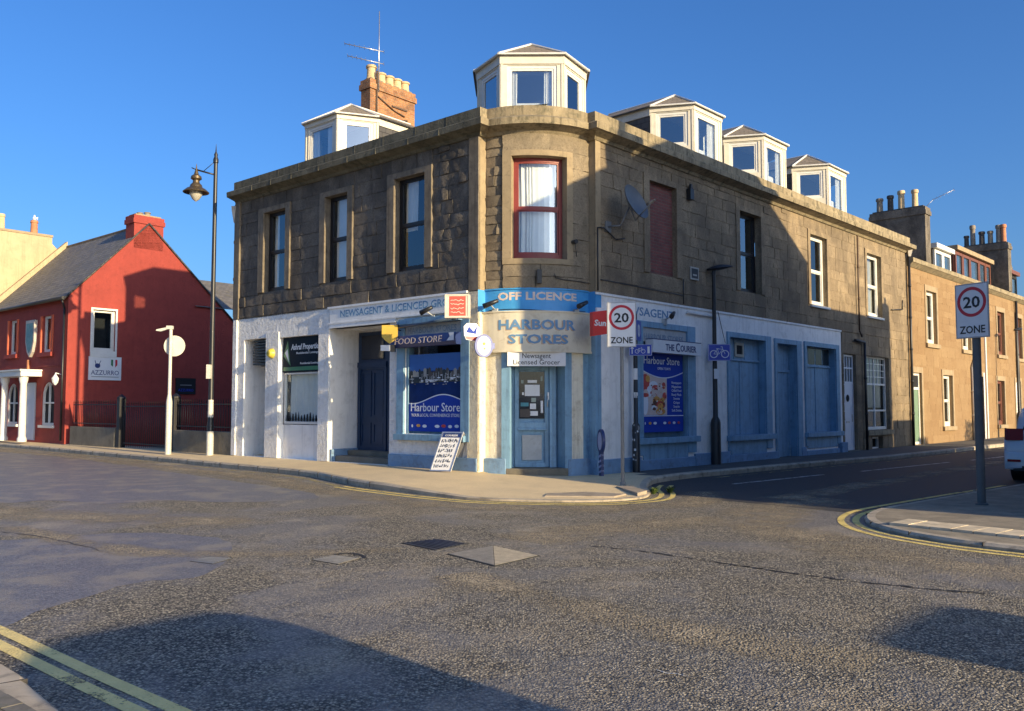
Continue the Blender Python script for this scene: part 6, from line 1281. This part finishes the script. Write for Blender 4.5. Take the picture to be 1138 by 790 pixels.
def spot(fr, s, z, label, dx=1):
    t = thing('spotlight', tuple(fr.pt(s, 0, z)), 0, label, 'light', 'small black spotlights over the shop signs'); b = MB(); b.box(fr, s-.06, s+.06, 0, .08, z-.14, z); b.tube([fr.pt(s, .05, z-.02), fr.pt(s, .25, z+.06)], .014); b.build('bracket', PGREY, t)
    b = MB(); c = fr.pt(s+.08*dx, .30, z+.10); A = (fr.pt(s+.2*dx, .18, z+.18)-c)
    b.cyl(fr.pt(s-.12*dx, .32, z+.03), fr.pt(s+.14*dx, .22, z+.15), .06, .04, 8); b.build('lamp_head', BLACKM, t)
spot(L, 1.35, 3.58, 'black spotlight over the left window, left of the cream projecting sign', -1); spot(BAY, .26, 3.62, 'black spotlight on the left of the corner name board'); spot(BAY, 2.02, 3.62, 'black spotlight on the right of the corner name board'); spot(RF, 2.45, 3.62, 'black spotlight over the long newspaper sign')
b = MB(); b.box(RF, 3.62, 4.0, .02, .05, 4.70, 5.02, 0); b.box(RF, 3.66, 3.96, .05, .053, 4.74, 4.98, 1); b.box(RF, 3.72, 3.9, .05, .056, 4.8, 4.84, 0); tag(b.build('wall_plaque', [pm('beige_sign', (.42, .40, .34), .6), SIGNK]), 'small framed black plaque on the stone left of the upper dark window', 'sign')
b = MB(); b.box(RF, 3.52, 3.68, .02, .14, 6.68, 6.94); b.lathe(RF.pt(3.6, .1, 6.94), [(.06, 0), (.04, .12), (.001, .14)], 8); tag(b.build('wall_vent', BLACKM), 'small black box high on the wall right of the bricked-up window', 'vent')
b = MB(); b.tube([L.pt(2.45, .08, 3.42), L.pt(2.45, .2, 3.38), L.pt(2.36, .22, 3.34), L.pt(.6, .22, 3.44), L.pt(.5, .1, 3.44)], .03, 8); tag(b.build('awning_bar', pm('dark_slate_blue_metal', (.05, .08, .13), .4)), 'dark awning roller bar above the FOOD STORE sign', 'awning bar')
# satellite dish
q = RF.pt(.52, .52, 5.96)
t = thing('satellite_dish', tuple(RF.pt(.45, .05, 5.6)), 0, 'grey satellite dish on the wall left of the bricked-up window', 'satellite dish')
ax = (RF.N*1.0+RF.D*.10+Vector((0, 0, .42))).normalized()
b = MB(); b.lathe(q, [(.001, -.02), (.15, 0.0), (.28, .045), (.39, .10), (.42, .125), (.42, .115), (.39, .085), (.28, .03), (.15, -.015), (.001, -.04)], 28, ax=ax); b.build('dish', DISH, t)
b = MB(); lo = q-Vector((0, 0, .40))+ax*.08; fe = q+ax*.55+Vector((.0, 0, -.22)); b.tube([RF.pt(.30, .02, 5.5), RF.pt(.32, .35, 5.48), q-ax*.05], .022, 8); b.tube([q-ax*.03-Vector((0, 0, .1)), lo, fe], .016, 6); b.box(RF, .2, .4, 0, .04, 5.38, 5.62); b.build('bracket', GALV, t)
b = MB(); b.cyl(fe, fe-ax*.16, .035, .03, 10); b.cyl(fe, fe+ax*.06, .022, n=8); b.build('receiver', POTG, t)

# ================================================================== VEHICLES
def vehicle(loc, az, label, name, cat, prof, gh, width, paint, wheels, wr, lampz, glassz, cab=.80, slope=False):
    """prof: list of (x, z) body outline (x forward, 0 = rear), gh: roof outline; lofted across the width with rounded shoulders"""
    t = thing(name, loc, az, label, cat); M0 = Matrix.Translation(loc) @ Matrix.Rotation(R_(-az), 4, 'Z')   # local +y = forward
    pt = lambda x, y, z: M0 @ Vector((y, x, z))
    def loft(outline, ws, m=0, b=None):
        b = b or MB(); N = len(outline); cx = sum(p[0] for p in outline)/N; cz = sum(p[1] for p in outline)/N; K = len(ws)
        def P(i, j):
            yy, sx, sz = ws[j]; p = outline[i % N]; return pt(cx+(p[0]-cx)*sx, yy, cz+(p[1]-cz)*sz)
        b.grid(P, N, K-1, m, sm=True)
        for j in (0, K-1): b.face([P(i, j) for i in range(N)], None, m)
        return b
    h = width/2
    ws = [(-h, .955, .86), (-h*.985, .975, .93), (-h*.93, .99, .975), (-h*.8, .997, .995), (-h*.4, 1, 1), (h*.4, 1, 1), (h*.8, .997, .995), (h*.93, .99, .975), (h*.985, .975, .93), (h, .955, .86)]
    b = loft(prof, ws)
    b.build('body', paint, t)
    wg = [(-h*cab, .90, .93), (-h*(cab-.04), .95, .98), (-h*(cab-.18), .99, 1), (0, 1, 1), (h*(cab-.18), .99, 1), (h*(cab-.04), .95, .98), (h*cab, .90, .93)]
    if slope: wg = [(-h*.98, .97, .3), (-h*.93, .98, .6), (-h*.82, .99, .88), (-h*.68, 1, 1), (0, 1, 1), (h*.32, 1, 1), (h*.6, .99, .9), (h*.82, .98, .62), (h*.98, .97, .3)]
    loft(gh, wg).build('cabin', paint, t)
    for sx in (-1, 1):
        for wx in wheels:
            b = MB(); c = pt(wx, sx*(h-.02), wr); axv = (pt(wx, sx*(h+.2), wr)-c).normalized(); b.lathe(c-axv*.2, [(wr*.6, 0), (wr*.97, .0), (wr, .03), (wr, .19), (wr*.95, .22), (wr*.66, .22)], 28, ax=axv); o = b.build('wheel', TYRE, t)
            b = MB(); b.lathe(c-axv*.2, [(wr*.66, .2), (wr*.6, .16), (wr*.2, .17), (.02, .2)], 20, ax=axv)
            for k in range(5):
                a = k*2*math.pi/5; u = axv.orthogonal().normalized(); v = axv.cross(u); dd = u*math.cos(a)+v*math.sin(a); b.cyl(c+axv*.0, c+dd*wr*.62, .035, .025, 6)
            b.build('rim', ALU, o); b = MB(); b.lathe(c-axv*.32, [(.001, .0), (wr*1.16, 0), (wr*1.16, .335), (wr*1.12, .336)], 26, ax=axv); b.build('wheel_arch', CARD, t)
    return t, pt, h
prof = [(.05, .35), (.0, .55), (.02, .85), (.10, .98), (.2, 1.02), (2.0, 1.0), (3.2, .98), (4.0, .85), (4.25, .70), (4.3, .45), (4.2, .28), (3.0, .20), (1.2, .20), (.3, .25)]
gh = [(.12, .95), (.32, 1.30), (.55, 1.50), (.9, 1.58), (1.9, 1.60), (2.5, 1.52), (3.25, 1.0), (3.2, .92)]
def car(loc, az, label, paint=CARW, mirrors=True):
    t, pt, h = vehicle(loc, az, label, 'parked_car', 'car', prof, gh, 1.80, paint, (.80, 3.35), .33, .8, 1.2)
    def quad(b, P, m=0): b.face([pt(*p) for p in P], None, m)
    b = MB(); k = .012
    quad(b, [(.15-k, -.56, 1.07), (.15-k, .56, 1.07), (.50-k, .50, 1.47), (.50-k, -.50, 1.47)]); 
    quad(b, [(2.56, -.56, 1.50), (2.56, .56, 1.50), (3.20, .64, 1.04), (3.20, -.64, 1.04)]); b.build('windscreen', CARG, t)
    for sx in (-1, 1):
        y0, y1 = sx*(h*.80+.02), sx*(h*.80+.006)
        b = MB(); quad(b, [(.45, y0, 1.04), (1.65, y0, 1.04), (1.65, y1-sx*.03, 1.50), (.85, y1-sx*.03, 1.50)]); quad(b, [(1.72, y0, 1.04), (2.95, y0, 1.04), (2.35, y1-sx*.03, 1.48), (1.72, y1-sx*.03, 1.50)]); b.build('side_glass', CARG, t)
        # tail light wraps round the rear corner
        b = MB(); Z0, Z1 = .86, 1.10
        b.grid(lambda i, j: pt([.02, -.01, .0, .10, .26, .40][i]+(.03*(j/3)), sx*[.52, .70, .82, h-.01, h+.005, h-.02][i], Z0+(Z1-Z0)*j/3*(1 if i < 5 else .5)), 5, 3, sm=True); b.build('tail_light', CARR, t)
        b = MB(); b.grid(lambda i, j: pt(4.28-[0, .05, .16, .34][i], sx*[.48, .68, .80, h-.02][i], .68+.14*j), 3, 1, sm=True); b.build('headlight', GL and SIGNW, t)
        if mirrors: b = MB(); b.lathe(pt(2.75, sx*(h+.06), 1.05), [(.001, -.08), (.06, -.07), (.08, 0), (.06, .06), (.001, .07)], 10); b.build('door_mirror', paint, t)
        b = MB()
        for x_ in (1.05, 1.98, 2.95): b.tube([pt(x_, sx*(h+.001), .35), pt(x_, sx*(h+.001), .95)], .006, 4)
        for x_ in (1.8, 2.75): b.tube([pt(x_-.1, sx*(h+.015), .88), pt(x_+.08, sx*(h+.015), .88)], .014, 6)
        b.build('door_seams', CARD, t)
    b = MB(); b.grid(lambda i, j: pt([-.03, -.06, -.06, -.03, .1][j]+(.02 if i in (0, 8) else 0), [-.86, -.82, -.6, -.3, 0, .3, .6, .82, .86][i], [.26, .30, .50, .62, .66][j]), 8, 4, sm=True); b.build('rear_bumper', paint, t)
    b = MB(); b.grid(lambda i, j: pt(-.066+(.02 if i in (0, 6) else 0), -.7+1.4*i/6, .24+.10*j), 6, 1); b.box(Fr((0, 0), 0), 0, 0, 0, 0, 0, 0); b.build('lower_trim', CARD, t)
    b = MB(); quad(b, [(-.07, -.26, .70), (-.07, .26, .70), (-.06, .26, .81), (-.06, -.26, .81)]); b.build('number_plate', YELB, t)
    b = MB(); 
    for sx in (-1, 1): quad(b, [(-.075, sx*.55, .42), (-.072, sx*.80, .42), (-.072, sx*.80, .47), (-.075, sx*.55, .47)])
    b.build('rear_reflector', CARR, t)
    b = MB(); b.tube([pt(.45, -.3, 1.53), pt(.42, .3, 1.53)], .03); b.build('spoiler', paint, t)
    return t
carloc = (10.85, 17.25, 0)
car(carloc, 46, 'white hatchback parked at the right-hand kerb, only its rear corner in view')
# van parked just behind the picture-taker (casts the long rounded shadow)
vprof = [(.0, .35), (.0, 1.2), (3.9, 1.2), (4.5, 1.05), (4.75, .8), (4.8, .4), (4.6, .25), (.2, .25)]
vgh = [(.02, 1.1), (.05, 1.85), (.18, 2.0), (.4, 2.06), (3.2, 2.06), (3.55, 1.95), (4.15, 1.2), (4.1, 1.1)]
u, p_ = 1.6, 2.45
vx, vy = .7193*u+.6947*p_, -.6947*u+.7193*p_
t, pt, h = vehicle((vx, vy, 0), 134, 'silver panel van parked on the near kerb behind the viewpoint', 'panel_van', 'van', vprof, vgh, 1.95, CARS, (.85, 3.75), .34, 1, 1.5, cab=.96, slope=True)
b = MB(); b.face([pt(-.01, -.6, 1.2), pt(-.01, .6, 1.2), pt(.06, .55, 1.75), pt(.06, -.55, 1.75)]); b.face([pt(3.62, -.65, 1.90), pt(3.62, .65, 1.90), pt(4.13, .7, 1.25), pt(4.13, -.7, 1.25)]); b.build('windscreen', CARG, t)
for sx in (-1, 1): b = MB(); b.box(Fr((0, 0), 0), 0, 0, 0, 0, 0, 0); b.grid(lambda i, j: pt(-.01, sx*(.75+.15*i), .8+.4*j), 1, 1); b.build('tail_light', CARR, t)
u, p_ = 5.5, 6.5  # second van is added out of view to cast the right foreground shadow
vehicle((.7193*u+.6947*p_, -.6947*u+.7193*p_, 0), 134, 'white panel van out of view on the right, added to cast the second foreground shadow', 'panel_van', 'van', vprof, vgh, 1.7, CARW, (.85, 3.75), .34, 1, 1.5, cab=.9)

# ---- tall shrubs in the garden opposite (their shadows touch the far houses)
def shrub(sx, dd, H, r, label, seed):
    rnd = random.Random(seed); c = OP.pt(sx, dd, 0); t = thing('shrub', tuple(c), 0, label, 'shrub', 'tall shrubs opposite the far houses')
    b = MB(); b.cyl(c, c+Vector((.05, 0, H*.6)), .06, .03, 7)
    for k in range(9):
        a = rnd.random()*6.28; p = c+Vector((0, 0, H*rnd.uniform(.2, .6))); b.cyl(p, p+Vector((math.cos(a)*r*.8, math.sin(a)*r*.8, H*.3)), .025, .008, 5)
    b.build('stem', BROWN, t); b = MB()
    for k in range(1500):
        a = rnd.random()*6.28; z = rnd.random(); rr = r*math.sqrt(rnd.random())*(1-.55*z**2)*(1+.2*math.sin(a*3+z*5)); p = c+Vector((math.cos(a)*rr, math.sin(a)*rr, .3+z*(H-.35)))
        u = Vector((rnd.gauss(0, 1), rnd.gauss(0, 1), rnd.gauss(0, 1))).normalized(); v = u.orthogonal().normalized(); q = .05
        b.face([p-u*q*1.6, p+v*q*.7, p+u*q*1.6, p-v*q*.7])
    b.build('leaves', WEED, t)
shrub(20.2, -1.0, 2.85, .8, 'shorter of the two tall shrubs opposite the far terraced houses', 1); shrub(26.0, -1.0, 3.4, 1.2, 'taller, wider shrub opposite the far terraced houses', 2)
